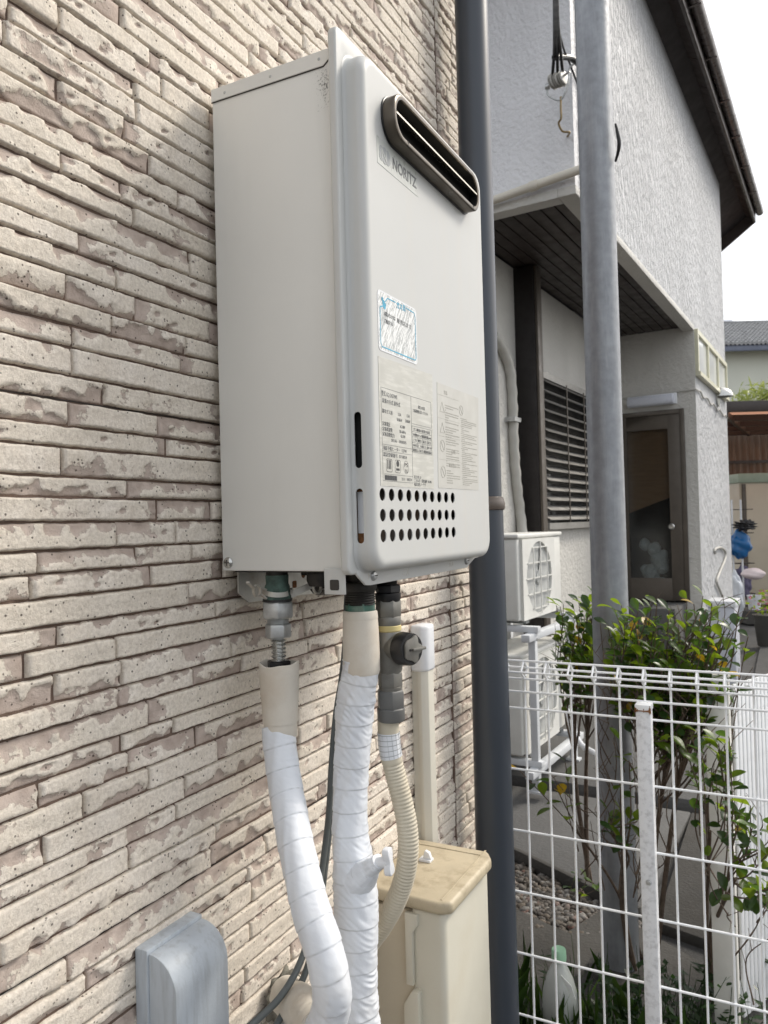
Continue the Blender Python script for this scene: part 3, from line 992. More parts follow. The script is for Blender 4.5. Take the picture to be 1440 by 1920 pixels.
# overlapping top strip folded down over the side, with its cut corner, dark joint line and dimples
MB().prism([(0.0, 0.6008), (0.0, 0.5852), (0.1644, 0.5826), (0.174, 0.590), (0.1772, 0.590), (0.1772, 0.6008)], -0.0014, -0.0002, 'xz').build('top_strip', 'case_paint', heater, bevel=0.0004, bseg=1)
jl = MB().bar((0.0, -0.0006, 0.5844), (0.1644, -0.0006, 0.5818), 0.0008, 0.0009).bar((0.1644, -0.0006, 0.5818), (0.1745, -0.0006, 0.5895), 0.0008, 0.0009)
jl.build('joint_line', 'soot', heater)
for x in (0.0215, 0.0905, 0.1591):
    rv = MB().lathe([(0.0019, 0.0), (0.0019, 0.0003), (0.0012, 0.0006), (0.0, 0.0007)], (x, -0.0014, 0.5915), (0, -1, 0), 12)
    rv.build('rivet', 'galv', heater)
MB().box(0.004, 0.174, 0.001, HW - 0.001, 0.6001, 0.6025).build('top_panel', 'case_paint', heater, bevel=0.001)
# soot stain around the flue joint at the upper corner: speckled film
t = NT('soot_film')
dn = t.noise(420, 3)
cn = t.n.new('ShaderNodeVectorMath')
cn.operation = 'DISTANCE'
t.link(t.coord((1, 1, 0.42)), cn.inputs[0])
cn.inputs[1].default_value = (0.166, -0.0012, 0.236)
fall = t.ramp(cn.outputs['Value'], [(0.0, 0.48), (0.018, 0.24), (0.040, 0.0)])
al = t.ramp(t.math('ADD', dn, t.math('SUBTRACT', fall, 0.5)), [(0.42, 0.0), (0.62, 0.75)])
t.setc((0.05, 0.045, 0.04))
t.set('Alpha', al)
t.set('Roughness', 0.9)
MATS['soot_film'] = t.m
MB().add([(0.130, -0.00022, 0.50), (0.1770, -0.00022, 0.50), (0.1770, -0.00022, 0.5815), (0.130, -0.00022, 0.5815)], [(0, 1, 2, 3)]).build('soot_stain', 'soot_film', heater)
sc = MB().lathe([(0.0068, 0.0), (0.0068, 0.0012), (0.0052, 0.003), (0.0028, 0.0036), (0.0, 0.0037)], (0.0098, -0.0002, 0.0102), (0, -1, 0), 20)
so_ = sc.build('screw', 'steel', heater)
MB().box(0.0060, 0.0136, -0.0042, -0.0037, 0.0096, 0.0108).box(0.0092, 0.0104, -0.00421, -0.0037, 0.0065, 0.0139).build('screw_cross', 'soot', so_)
# inner plate seen through the openings
MB().box(0.1777, 0.1800, 0.012, 0.372, 0.02, 0.585).build('inner_panel', 'inner_grey', heater)
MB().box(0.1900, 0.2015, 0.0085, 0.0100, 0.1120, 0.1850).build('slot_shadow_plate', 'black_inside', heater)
MB().box(0.1900, 0.2015, 0.0085, 0.0100, 0.0430, 0.0900).build('inner_strip', 'white_plastic', heater)
MB().box(0.1900, 0.2015, 0.0085, 0.0100, 0.0280, 0.0429).box(0.1900, 0.2015, 0.0085, 0.0100, 0.0901, 0.0960).build('rusted_end', 'rust', heater, kind='stuff')
# front cover: rim plate plus pressed-out tray, one shell, with openings cut through it
def ring(inset, x, y0=0.001, y1=0.3865, z0=-0.0005, z1=0.5935, r=0.026):
    return [(x, a, b) for a, b in rrect(y0 + inset, y1 - inset, z0 + inset, z1 - inset, max(0.006, r - inset * 0.6), 8)]


def shell(profile_out, profile_in):
    V, F = [], []
    rings = profile_out + profile_in[::-1]
    n = len(rings[0])
    for q in rings:
        V += q
    for i in range(len(rings) - 1):
        for k in range(n):
            k2 = (k + 1) % n
            F.append((i * n + k, i * n + k2, (i + 1) * n + k2, (i + 1) * n + k))
    return V, F, n, rings


arc = [(0.011 * (1 - math.cos(R(a))), 0.2030 + 0.011 * math.sin(R(a))) for a in range(0, 91, 10)]
fil = [(-0.004 * (1 - math.sin(R(a))), 0.1895 + 0.004 * (1 - math.cos(R(a)))) for a in range(0, 91, 30)]
outp = [ring(i_, x_) for i_, x_ in fil] + [ring(i_, x_) for i_, x_ in arc] + [ring(0.0135, 0.214)]
inp = [ring(0.0012, 0.1885)] + [ring(0.0012, 0.2020)] + [ring(0.0012 + i_, x_ - 0.0012) for i_, x_ in arc[3::3]] + [ring(0.0135, 0.2128)]
V, F, n, rings = shell(outp, inp)
# close: outer face cap, inner face cap, and the base ring
no, ni = len(outp), len(inp)
F = [f for f in F if not (f[0] // n == no - 1)]
F.append(tuple((no - 1) * n + k for k in range(n)))
F.append(tuple(no * n + k for k in range(n))[::-1])
last = (no + ni - 1) * n
for k in range(n):
    k2 = (k + 1) % n
    F.append((k2, k, last + k, last + k2))
cover = MB().add(V, F).build('front_cover', 'cover_paint', heater)
cut = []
cy = MB()
for row in range(3):
    for col in range(10):
        cy.lathe([(0.00735, 0.0), (0.00735, 0.03)], (0.2055, 0.0241 + col * 0.02322, 0.0392 + row * 0.0237), 'x', 24, smooth=False)
cut.append(cy.build('cutter', None, heater))
sl = MB()
for za, zb in ((0.1165, 0.1800), (0.0315, 0.0935)):
    sl.prism([(0.1968 + q[0], q[1]) for q in rrect(-0.0045, 0.0045, za, zb, 0.0044, 6)], -0.012, 0.0065, 'xz')
cut.append(sl.build('cutter', None, heater))
boolean(cover, cut)
# rim plate behind the tray, with the lip along its lower edge
rim = [(a, b) for a, b in rrect(-0.0145, 0.3985, -0.0035, 0.6175, 0.010, 6)]
rin = [(a, b) for a, b in rrect(0.0040, 0.3830, 0.0035, 0.5895, 0.008, 6)]
n = len(rim)
V = [(x_, a, b) for x_ in (0.1785, 0.1893) for q_ in (rim, rin) for a, b in q_]
F = []
for k in range(n):
    k2 = (k + 1) % n
    F += [(k, k2, n + k2, n + k), (2 * n + k, 3 * n + k, 3 * n + k2, 2 * n + k2), (k, 2 * n + k, 2 * n + k2, k2), (n + k, n + k2, 3 * n + k2, 3 * n + k)]
rimo = MB().add(V, F).build('cover_rim', 'cover_paint', heater, bevel=0.0026, bseg=3)
lip = [(0.004, -0.004), (0.010, -0.0082), (0.024, -0.0172), (0.036, -0.0182), (0.341, -0.0163), (0.356, -0.0105), (0.376, -0.0035), (0.392, -0.0030), (0.392, 0.002), (0.004, 0.002)]
lipo = MB().prism(lip, 0.1866, 0.1896, 'yz').build('cover_lip', 'cover_paint', heater, bevel=0.0007)
for y, z_ in ((0.0421, -0.0072), (0.3372, -0.0054)):
    s_ = MB().lathe([(0.0062, 0.0), (0.0062, 0.0010), (0.0050, 0.0030), (0.0022, 0.0040), (0.0, 0.0041)], (0.1897, y, z_), 'x', 20).build('screw', 'galv', lipo)
    MB().box(0.1936, 0.1940, y - 0.003, y + 0.003, z_ - 0.0006, z_ + 0.0006).build('screw_slot', 'soot', s_)
obj('stamped_mark', join_meshes('stamped_mark', [text_mesh('ミズ', 0.011, (0.1897, 0.118, -0.0125)), text_mesh('ガス', 0.009, (0.1897, 0.270, -0.0105)), text_mesh('ト', 0.010, (0.1897, 0.0265, -0.0105))]), 'zinc_plate', lipo, 'stuff')
# exhaust grille
vent = empty('exhaust_grille')
vent.parent = heater
va = rrect(0.0455, 0.3265, 0.5065, 0.5635, 0.027, 9)
vi = rrect(0.0515, 0.3205, 0.5125, 0.5575, 0.0215, 9)
V = [(0.2138, a, b) for a, b in va] + [(0.2295, a, b) for a, b in va]
ar = []
for t_ in range(0, 91, 30):
    q = rrect(0.0455 + 0.0028 * (1 - math.cos(R(t_))), 0.3265 - 0.0028 * (1 - math.cos(R(t_))), 0.5065 + 0.0028 * (1 - math.cos(R(t_))), 0.5635 - 0.0028 * (1 - math.cos(R(t_))), 0.026, 9)
    ar.append([(0.2295 + 0.0022 * math.sin(R(t_)), a, b) for a, b in q])
rg = [[(0.2138, a, b) for a, b in va]] + ar + [[(0.2312, a, b) for a, b in vi], [(0.2292, a, b) for a, b in vi], [(0.2292, a, b) for a, b in rrect(0.0485, 0.3235, 0.5095, 0.5605, 0.025, 9)], [(0.2150, a, b) for a, b in rrect(0.0485, 0.3235, 0.5095, 0.5605, 0.025, 9)]]
n = len(va)
V = [p_ for q in rg for p_ in q]
F = []
for i in range(len(rg)):
    j = (i + 1) % len(rg)
    for k in range(n):
        k2 = (k + 1) % n
        F.append((i * n + k, i * n + k2, j * n + k2, j * n + k))
MB().add(V, F, True).build('grille_frame', 'bronze', vent)
gr = rrect(0.0440, 0.3280, 0.5050, 0.5650, 0.028, 9)
MB().prism(gr, 0.21415, 0.2162, 'yz').build('gasket', 'plastic_black', vent, bevel=0.0006)
MB().prism(vi, 0.2163, 0.2172, 'yz').build('flue_opening', 'black_inside', vent)
thr = [[(0.2173, a, b) for a, b in vi], [(0.2290, a, b) for a, b in vi]]
n = len(vi)
MB().add(thr[0] + thr[1], [(k, (k + 1) % n, n + (k + 1) % n, n + k) for k in range(n)], True).build('grille_throat', 'black_inside', vent)
for zc in (0.5365,):
    MB().prism([(0.2275, zc - 0.0004), (0.2306, zc - 0.0012), (0.2306, zc + 0.0010), (0.2180, zc + 0.0075), (0.2180, zc + 0.0063)], 0.0535, 0.3185, 'xz').build('slat', 'bright_edge', vent)
for y in (0.082, 0.300):
    MB().prism([(0.2175, 0.5068), (0.2316, 0.5068), (0.2316, 0.5130), (0.2260, 0.5165), (0.2175, 0.5165)], y - 0.0016, y + 0.0016, 'xz').build('drain_tab', 'soot', vent)

# --- flat print: maker's plate, service sticker, rating plate, warning plate
FX = 0.21405
mat('plate_print', (0.49, 0.505, 0.475), 0.35, 0.05, 40)
mat('print_grey', (0.33, 0.345, 0.35), 0.5)
mat('print_dark', (0.10, 0.105, 0.11), 0.5)
mat('print_black', (0.035, 0.035, 0.035), 0.5)
mat('print_faint', (0.40, 0.39, 0.35), 0.6)
mat('rating_foil', (0.505, 0.50, 0.455), 0.42, 0.07, 25, dirt=(0.76, 0.75, 0.70), dirt_amt=0.5, dscale=60, dstretch=(1, 0.4, 3))
mat('warn_foil', (0.515, 0.508, 0.47), 0.48, 0.05, 25)
mat('sticker_blue', (0.03, 0.34, 0.52), 0.45, 0.25, 90)
plate = MB().prism(rrect(0.0325, 0.1425, 0.4720, 0.5040, 0.0005, 2), FX, FX + 0.0003, 'yz').build('maker_plate', 'plate_print', heater)
obj('lettering', text_mesh('NORITZ', 0.0195, (FX + 0.0004, 0.0712, 0.4807), width=0.0670, weight=0.0003), 'print_dark', plate)
lg = MB()
for cyy, czz in ((0.0425, 0.4905), (0.0425, 0.4835), (0.0510, 0.4915), (0.0510, 0.4820), (0.0590, 0.4905), (0.0590, 0.4835), (0.0468, 0.487), (0.0552, 0.487)):
    lg.lathe([(0.0054, 0.0), (0.0054, 0.0002)], (FX + 0.00032 + 0.00003 * (czz > 0.485) + 0.00001 * cyy * 100, cyy, czz), 'x', 16)
lg.build('emblem', 'print_grey', plate)
obj('emblem_letter', text_mesh('N', 0.0185, (FX + 0.00075, 0.0412, 0.4808), width=0.0125), 'plate_print', plate)
# service sticker: crinkled silver film with a blue printed border
t = NT('silver_film')
w1 = t.noise(55, 5, 0.6, t.coord((1, 3.0, 0.75)), 1.6)
cr_ = t.n.new('ShaderNodeMapping')
cr_.inputs['Rotation'].default_value = (R(34), 0, 0)
t.link(t.tc.outputs['Object'], cr_.inputs['Vector'])
co = t.n.new('ShaderNodeMapping')
co.inputs['Scale'].default_value = (1, 460, 46)
t.link(cr_.outputs[0], co.inputs['Vector'])
w2 = t.noise(1.0, 5, 0.7, co.outputs[0], 0.8)
st = t.ramp(t.math('ADD', t.math('MULTIPLY', w2, 0.75), t.math('MULTIPLY', w1, 0.25)), [(0.47, (0.40, 0.42, 0.42)), (0.53, (0.82, 0.83, 0.82))])
t.setc(st)
t.set('Roughness', 0.4)
t.set('Normal', t.bump(w2, 0.0006))
MATS['silver_film'] = t.m
stk = MB().prism(rrect(0.0236, 0.1282, 0.2525, 0.3230, 0.006, 5), FX, FX + 0.0003, 'yz').build('service_sticker', 'silver_film', heater)
wb = MB()
ro, ri = rrect(0.0236, 0.1282, 0.2525, 0.3230, 0.006, 5), rrect(0.0252, 0.1266, 0.2541, 0.3214, 0.0055, 5)
n = len(ro)
wb.add([(FX + 0.00036, a, b) for a, b in ro] + [(FX + 0.00036, a, b) for a, b in ri], [(i, (i + 1) % n, n + (i + 1) % n, n + i) for i in range(n)])
wb.build('white_edge', 'white_plastic', stk)
bl = MB()
path = [(0.0290, 0.300), (0.0290, 0.262), (0.0315, 0.2575), (0.1215, 0.2575), (0.1240, 0.2600), (0.1240, 0.3130), (0.1215, 0.3170), (0.0985, 0.3180)]
path2 = [(0.0290, 0.300), (0.0300, 0.3035), (0.0380, 0.3060)]
path3 = [(0.0420, 0.3120), (0.0490, 0.3175), (0.0700, 0.3178)]
for q in (path, path2, path3):
    for (a, b), (c, d) in zip(q, q[1:]):
        bl.bar((FX + 0.00042, a, b), (FX + 0.00042, c, d), 0.0013, 0.00012, (1, 0, 0))
for yy, zz, s_ in ((0.0355, 0.3135, 0.0026), (0.0385, 0.3095, 0.0036), (0.0405, 0.3055, 0.0030), (0.0425, 0.3085, 0.0022)):
    bl.lathe([(s_, 0), (s_, 0.0001)], (FX + 0.00045 + yy * 0.0004, yy, zz), 'x', 9)
bl.build('blue_border', 'sticker_blue', stk)
obj('lettering', join_meshes('l', [text_mesh('ガス', 0.0085, (FX + 0.0004, 0.0715, 0.3125), weight=0.0003), text_mesh('器', 0.0085, (FX + 0.0004, 0.0890, 0.3135))]), 'sticker_blue', stk)
obj('lettering', join_meshes('l', [text_mesh('お問い合わせは', 0.0062, (FX + 0.00037, 0.038, 0.2955), width=0.030), text_mesh('販売店まで', 0.0066, (FX + 0.00037, 0.072, 0.2945), width=0.040), text_mesh('ご連絡下さい', 0.0056, (FX + 0.00037, 0.039, 0.2870), width=0.022)]), 'print_dark', stk)
# rating plate
rp = MB().prism([(0.0200, 0.0965), (0.1690, 0.0970), (0.1735, 0.2475), (0.0215, 0.2450)], FX, FX + 0.0003, 'yz').build('rating_plate', 'rating_foil', heater)
tx = FX + 0.00036
ln = MB()


def hl(y0, y1, z, w=0.0004):
    ln.box(tx, tx + 0.0001, y0, y1, z - w / 2, z + w / 2)


def vl(y, z0, z1, w=0.0004):
    ln.box(tx, tx + 0.0001, y - w / 2, y + w / 2, z0, z1)


hl(0.0260, 0.1660, 0.2100), hl(0.0260, 0.1055, 0.1445), hl(0.0260, 0.1055, 0.1370), hl(0.0260, 0.1055, 0.1025)
vl(0.0260, 0.1025, 0.2100), vl(0.1055, 0.1025, 0.2100), vl(0.1660, 0.1760, 0.2100)
hl(0.1055, 0.1660, 0.1763)
for zz in (0.1735, 0.1665, 0.1600, 0.1530, 0.1470, 0.1410):
    hl(0.1065, 0.1655, zz)
vl(0.1065, 0.1410, 0.1735), vl(0.1655, 0.1410, 0.1735)
for yy in (0.122, 0.137, 0.151):
    vl(yy, 0.1470, 0.1600)
hl(0.030, 0.105, 0.1105), hl(0.030, 0.0615, 0.1062, 0.0055)
vl(0.0302, 0.1025, 0.1105)
ln.build('rule_lines', 'print_dark', rp)
T = lambda s, y, z, sz, w=None: text_mesh(s, sz, (tx, y, z), width=w)
obj('lettering', join_meshes('l', [
    T('型式 GQ-2437WS', 0.027, 0.2010, 0.0068, 0.040), T('設置の方式 屋外式', 0.0285, 0.1930, 0.0058, 0.046),
    T('都市ガス用', 0.0275, 0.1810, 0.0056, 0.026), T('12A', 0.068, 0.1815, 0.0056, 0.008), T('13A', 0.092, 0.1825, 0.0056, 0.008), T('50.0kW', 0.065, 0.1750, 0.0054, 0.014), T('50.0kW', 0.088, 0.1758, 0.0054, 0.014),
    T('定格電圧', 0.0275, 0.1665, 0.0055, 0.020), T('定格周波数', 0.0275, 0.1605, 0.0055, 0.025), T('定格消費電力', 0.0275, 0.1545, 0.0055, 0.030), T('AC100V', 0.073, 0.1675, 0.0052, 0.014), T('50-60Hz', 0.071, 0.1615, 0.0052, 0.017), T('43.5W', 0.074, 0.1560, 0.0052, 0.013),
    T('00.06 - 000005', 0.049, 0.1490, 0.0052, 0.040),
    ]), 'print_dark', rp)
obj('lettering', join_meshes('l', [
    T('株式会社ノーリツ', 0.109, 0.0995, 0.0050, 0.034),
    T('凍結予防ヒーター  127W', 0.0275, 0.1385, 0.0055, 0.062), T('認証登録番号  0710024', 0.0275, 0.1310, 0.0055, 0.062),
    T('エネルギー消費効率  82.0%', 0.109, 0.1042, 0.0046, 0.052), T('区分名 D', 0.109, 0.1085, 0.0046, 0.020), T('2111  100224', 0.074, 0.1045, 0.0050, 0.028),
    T('ガス機器の設置の届出', 0.110, 0.1680, 0.0042, 0.050), T('可燃物からの離隔距離(mm)', 0.1085, 0.1613, 0.0042, 0.055), T('上方  側方  前方  後方', 0.1085, 0.1547, 0.0042, 0.054), T('300以上 150以上 600 10', 0.1080, 0.1483, 0.0040, 0.056), T('財団法人 日本ガス機器検査協会', 0.1080, 0.1422, 0.0042, 0.056),
    T('設置上の注意', 0.126, 0.1975, 0.0045, 0.020), T('工事説明書に従って下さい', 0.110, 0.1915, 0.0045, 0.045)]), 'print_dark', rp)
mk = MB()
for ya, yb in ((0.0345, 0.0500), (0.0570, 0.0720)):
    ro, ri = rrect(ya, yb, 0.1130, 0.1285, 0.003, 3), rrect(ya + 0.0006, yb - 0.0006, 0.1136, 0.1279, 0.0026, 3)
    n = len(ro)
    mk.add([(tx + 0.0001, a, b) for a, b in ro] + [(tx + 0.0001, a, b) for a, b in ri], [(i, (i + 1) % n, n + (i + 1) % n, n + i) for i in range(n)])
ro = [(0.0870 + 0.0072 * math.cos(R(a)), 0.1208 + 0.0080 * math.sin(R(a))) for a in range(0, 360, 18)]
ri = [(0.0870 + 0.0067 * math.cos(R(a)), 0.1208 + 0.0075 * math.sin(R(a))) for a in range(0, 360, 18)]
n = len(ro)
mk.add([(tx + 0.0001, a, b) for a, b in ro] + [(tx + 0.0001, a, b) for a, b in ri], [(i, (i + 1) % n, n + (i + 1) % n, n + i) for i in range(n)])
for yy in (0.0385, 0.0425, 0.0460):
    mk.box(tx, tx + 0.00012, yy - 0.0010, yy + 0.0010, 0.1165, 0.1270)
mk.lathe([(0.0038, 0), (0.0038, 0.0001)], (tx, 0.0645, 0.1240), 'x', 14)
mk.box(tx + 0.00003, tx + 0.00013, 0.0600, 0.0690, 0.1158, 0.1185)
for i in range(16):
    mk.box(tx + 0.00011, tx + 0.00022, 0.0305 + i * 0.0019, 0.0305 + i * 0.0019 + (0.0011 if i % 3 else 0.0006), 0.1040, 0.1092)
mk.build('approval_marks', 'print_black', rp)
obj('lettering', join_meshes('l', [T('PS', 0.0823, 0.1212, 0.0070, 0.0090), T('TG', 0.0835, 0.1142, 0.0058, 0.0072)]), 'print_black', rp)
# warning plate, print faded
wp = MB().prism([(0.1835, 0.0990), (0.3345, 0.0998), (0.3440, 0.2395), (0.1885, 0.2400)], FX, FX + 0.0003, 'yz').build('warning_plate', 'warn_foil', heater)
wn_ = MB()


def tri(yc, zc, s):
    for a, b in (((-1, -0.8), (1, -0.8)), ((1, -0.8), (0, 1)), ((0, 1), (-1, -0.8))):
        wn_.bar((tx + 0.0001, yc + a[0] * s, zc + a[1] * s), (tx + 0.0001, yc + b[0] * s, zc + b[1] * s), 0.0006, 0.00015, (1, 0, 0))


def ban(yc, zc, s):
    q = [(yc + s * math.cos(R(a)), zc + s * math.sin(R(a))) for a in range(0, 361, 24)]
    for a, b in zip(q, q[1:]):
        wn_.bar((tx + 0.0001, *a), (tx + 0.0001, *b), 0.0008, 0.00015, (1, 0, 0))
    wn_.bar((tx + 0.0001, yc - s * 0.6, zc + s * 0.7), (tx + 0.0001, yc + s * 0.6, zc - s * 0.7), 0.0008, 0.00015, (1, 0, 0))


tri(0.2030, 0.2080, 0.0075), tri(0.2020, 0.1800, 0.0075), ban(0.2010, 0.1560, 0.0078), ban(0.2010, 0.1210, 0.0078), ban(0.2720, 0.2120, 0.0070)
for zz in (0.2245, 0.1930, 0.1690, 0.1375):
    wn_.box(tx, tx + 0.0001, 0.1885, 0.2640, zz - 0.0002, zz + 0.0002)
for i in range(34):
    zz = 0.2150 - i * 0.0033
    if i % 9 in (0,):
        continue
    ya = 0.2130
    k = 0
    while ya < 0.2600:
        w_ = rng.uniform(0.0012, 0.0034)
        wn_.box(tx, tx + 0.00008, ya, min(ya + w_, 0.262), zz, zz + 0.0014)
        ya += w_ + 0.0006
        if rng.random() < 0.05:
            break
for i in range(36):
    zz = 0.2000 - i * 0.0027
    ya = 0.2690 + (0.002 if i % 4 else 0)
    while ya < 0.3300:
        w_ = rng.uniform(0.0012, 0.0034)
        wn_.box(tx, tx + 0.00008, ya, min(ya + w_, 0.3325), zz, zz + 0.0012)
        ya += w_ + 0.0006
        if rng.random() < 0.04:
            break
wn_.build('faded_print', 'print_faint', wp)
obj('lettering', join_meshes('l', [T('危険', 0.232, 0.1480, 0.0070, 0.014), T('使用禁止', 0.222, 0.1290, 0.0065, 0.024), T('注意', 0.210, 0.2275, 0.0060, 0.012)]), 'print_faint', wp)

# --- bracket and clips under the case
br = MB()
br.prism([(0.03, -0.002), (0.335, -0.002), (0.335, -0.040), (0.30, -0.048), (0.05, -0.044), (0.03, -0.030)], -0.001, 0.0012, 'yz')
bko = br.build('mounting_bracket', 'zinc_plate', heater)
bh = MB()
bh.prism(rrect(0.150, 0.160, -0.034, -0.024, 0.002, 3), 0.0012, 0.0016, 'yz')
bh.prism([(0.178 + 0.0055 * math.cos(R(a)), -0.014 + 0.008 * math.sin(R(a))) for a in range(0, 360, 20)], 0.0012, 0.0016, 'yz')
bh.build('bracket_slot', 'rust', bko)
um = MB().lathe([(0.012, 0.0), (0.020, 0.004), (0.020, 0.030), (0.014, 0.034), (0.014, 0.06)], (0.062, 0.118, -0.020), (0.75, -0.2, 0.05), 20).box(0.05, 0.165, 0.10, 0.20, -0.012, -0.0025)
um.lathe([(0.009, 0.0), (0.009, 0.05)], (0.150, 0.105, -0.022), (-0.2, 1, 0), 12).lathe([(0.016, 0.0), (0.019, 0.006), (0.019, 0.016), (0.012, 0.020)], (0.120, 0.040, -0.020), 'z', 16)
um.build('underside_manifold', 'dark_brass', heater)
c2p = MB()
ec = Vector((0.10, 0.060, -0.024))
qq = [ec + Vector((0.0, 0.0085 * math.cos(R(a)), 0.0075 * math.sin(R(a)))) for a in range(0, 361, 20)]
for p_, q_ in zip(qq, qq[1:]):
    c2p.bar(p_, q_, 0.0018, 0.0032, (1, 0, 0))
c2p.bar(ec + Vector((0, -0.007, 0.004)), ec + Vector((0, -0.022, 0.012)), 0.0018, 0.005, (1, 0, 0))
c2p.bar(ec + Vector((0, 0.008, -0.003)), ec + Vector((0.02, 0.045, -0.004)), 0.0018, 0.006, (1, 0, 0))
c2p.bar(ec + Vector((0, 0.004, 0.006)), ec + Vector((0.03, 0.04, 0.010)), 0.0018, 0.006, (1, 0, 0))
c2p.build('spare_clip', 'zinc_plate', heater, kind='stuff')
MB().box(0.010, 0.172, 0.012, 0.372, -0.0022, -0.0002).build('bottom_plate', 'dark_brass', heater)
MB().box(0.150, 0.178, -0.0035, -0.0015, -0.026, 0.004).build('corner_tab', 'cover_paint', heater, bevel=0.0008)
MB().prism(rrect(0.158, 0.170, -0.021, -0.009, 0.002, 3), -0.0041, -0.0036, 'xz').build('tab_hole', 'soot', heater)

# ------------------------------------------------------------------ pipes below the heater
def hexprism(mb, c, r, z0, z1, turn=0.0, ch=0.18):
    """hexagonal nut along z with rounded-off corners at both ends."""
    h = z1 - z0
    for za, zb, ra, rb in ((z0, z0 + h * 0.12, r * (1 - ch * 0.6), r), (z0 + h * 0.12, z1 - h * 0.12, r, r), (z1 - h * 0.12, z1, r, r * (1 - ch * 0.6))):
        v = [(c[0] + q * math.cos(R(60 * k) + turn), c[1] + q * math.sin(R(60 * k) + turn), z) for z, q in ((za, ra), (zb, rb)) for k in range(6)]
        mb.add(v, [(k, (k + 1) % 6, 6 + (k + 1) % 6, 6 + k) for k in range(6)])
    mb.add([(c[0] + r * (1 - ch * 0.6) * math.cos(R(60 * k) + turn), c[1] + r * (1 - ch * 0.6) * math.sin(R(60 * k) + turn), z) for z in (z0, z1) for k in range(6)], [tuple(range(6))[::-1], tuple(range(6, 12))])
    return mb


def threads(mb, c, r, z0, z1, pitch):
    prof, z, k = [], z0, 0
    while z <= z1:
        prof.append((r - (0.0009 if k % 2 else 0), z))
        z += pitch / 2
        k += 1
    return mb.lathe([(q, z_) for q, z_ in prof], (c[0], c[1], 0), 'z', 24)


def wrapped(pts, radii, pitch, seed, wrinkle=0.0006, lap=0.0011, step=0.0010, seg=80, wfn=None):
    """tube wound with overlapping tape: a helical step, diagonal creases and slight unevenness; 'edge' marks the grimy tape edge."""
    P = spline(pts, step)
    n = len(P)
    rr = np.interp(np.linspace(0, 1, n), np.linspace(0, 1, len(radii)), radii)
    g = np.random.default_rng(seed)
    ph = g.uniform(0, 6.28, 8)
    A = np.array([p_[:] for p_ in P])
    s = np.concatenate([[0], np.cumsum(np.linalg.norm(np.diff(A, axis=0), axis=1))])[:, None]
    a = (np.arange(seg) * 2 * np.pi / seg)[None, :]
    ca, sa = np.cos(a), np.sin(a)
    tilt = g.uniform(0.03, 0.09)
    w = s / pitch + a / (2 * np.pi) * 0 + 0.10 * np.sin(s * 23 + ph[0]) + tilt * np.cos(a + ph[1])
    fr = w - np.floor(w)
    q = lap * np.where(fr < 0.965, fr, (1 - fr) / 0.035 * 0.965)
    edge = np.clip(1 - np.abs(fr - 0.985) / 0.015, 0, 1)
    env = np.array([wfn(x) for x in s[:, 0]])[:, None] if wfn else np.ones_like(s)
    U = s * 150 + 1.6 * np.cos(a + ph[2]) + 0.9 * np.sin(2 * a + ph[3])
    n1 = vnoise(U + 20, 6 + 2.2 * ca + 0 * s, seed) + 0.0
    n2 = vnoise(U * 2.1 + 40 + 2 * sa, 9 + 3.1 * sa + 8 * s, seed + 1)
    n3 = vnoise(s * 34 + 3 * ca + 30, 5 + 2 * sa + 0 * s, seed + 2)
    ridge = 1 - np.abs(2 * n1 - 1)
    cre = wrinkle * env * (2.2 * (ridge - 0.5) * np.clip(n3 * 2 - 0.5, 0, 1) + 1.0 * (n2 - 0.5))
    rad = rr[:, None] + q + cre + 0.0016 * (n3 - 0.5)
    mb = MB()
    mb.tube(P, rr.tolist(), seg, True, True, lambda i, s_, a_: rad[i, int(round(a_ / (2 * math.pi) * seg)) % seg] - rr[i])
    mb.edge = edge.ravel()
    return mb


def build_tape(mb, name, material, parent):
    """link a wrapped tube, carrying the tape-edge attribute on its vertices."""
    me = bpy.data.meshes.new(name)
    me.from_pydata([tuple(v) for v in mb.v], [], mb.f)
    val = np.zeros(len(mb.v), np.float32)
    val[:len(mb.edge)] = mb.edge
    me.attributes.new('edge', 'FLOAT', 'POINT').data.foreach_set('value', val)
    me.polygons.foreach_set('use_smooth', [True] * len(me.polygons))
    return obj(name, me, material, parent)


# left: insulated pipe with the corrugated connector showing
A0 = (0.0584, 0.0331, 1.4552)
lp = empty('insulated_pipe', (A0[0], A0[1], 0.0))
tag(lp, 'white tape-wrapped pipe hanging from a grey hex nut and corrugated connector', 'pipe')
zz = lambda py: 1.51478 + -0.0006622 * (py - 1000)
lpc = (0, 0)
MB().lathe([(0.0136, zz(1098)), (0.0136, 1.4696)], (0, 0, 0), 'z', 24).build('inlet_stub', 'dark_brass', lp)
cl = MB().lathe([(0.0165, zz(1128)), (0.0168, zz(1118)), (0.0150, zz(1112)), (0.0158, zz(1100)), (0.0140, zz(1094)), (0.0145, zz(1078))], (0, 0, 0), 'z', 24)
cl.build('brass_coupling', 'verdigris', lp)
MB().lathe([(0.0185, zz(1127)), (0.0185, zz(1122.5))], (0, 0, 0), 'z', 24).build('gasket', 'plastic_black', lp)
hexprism(MB(), lpc, 0.0205, zz(1159), zz(1126), R(8)).build('union_nut', 'galv', lp, bevel=0.0006, bseg=1)
threads(MB(), lpc, 0.0136, zz(1168), zz(1158), 0.0016).build('thread', 'galv', lp)
hexprism(MB(), lpc, 0.0162, zz(1197), zz(1167), R(30), 0.35).build('hex_nut', 'galv', lp, bevel=0.0010, bseg=2)
prof = []
z0, z1 = zz(1246), zz(1196)
nrib = 7
for i in range(nrib * 8 + 1):
    t_ = i / (nrib * 8)
    prof.append((0.0082 + 0.0013 * math.sin(t_ * nrib * 2 * math.pi), z0 + (z1 - z0) * t_))
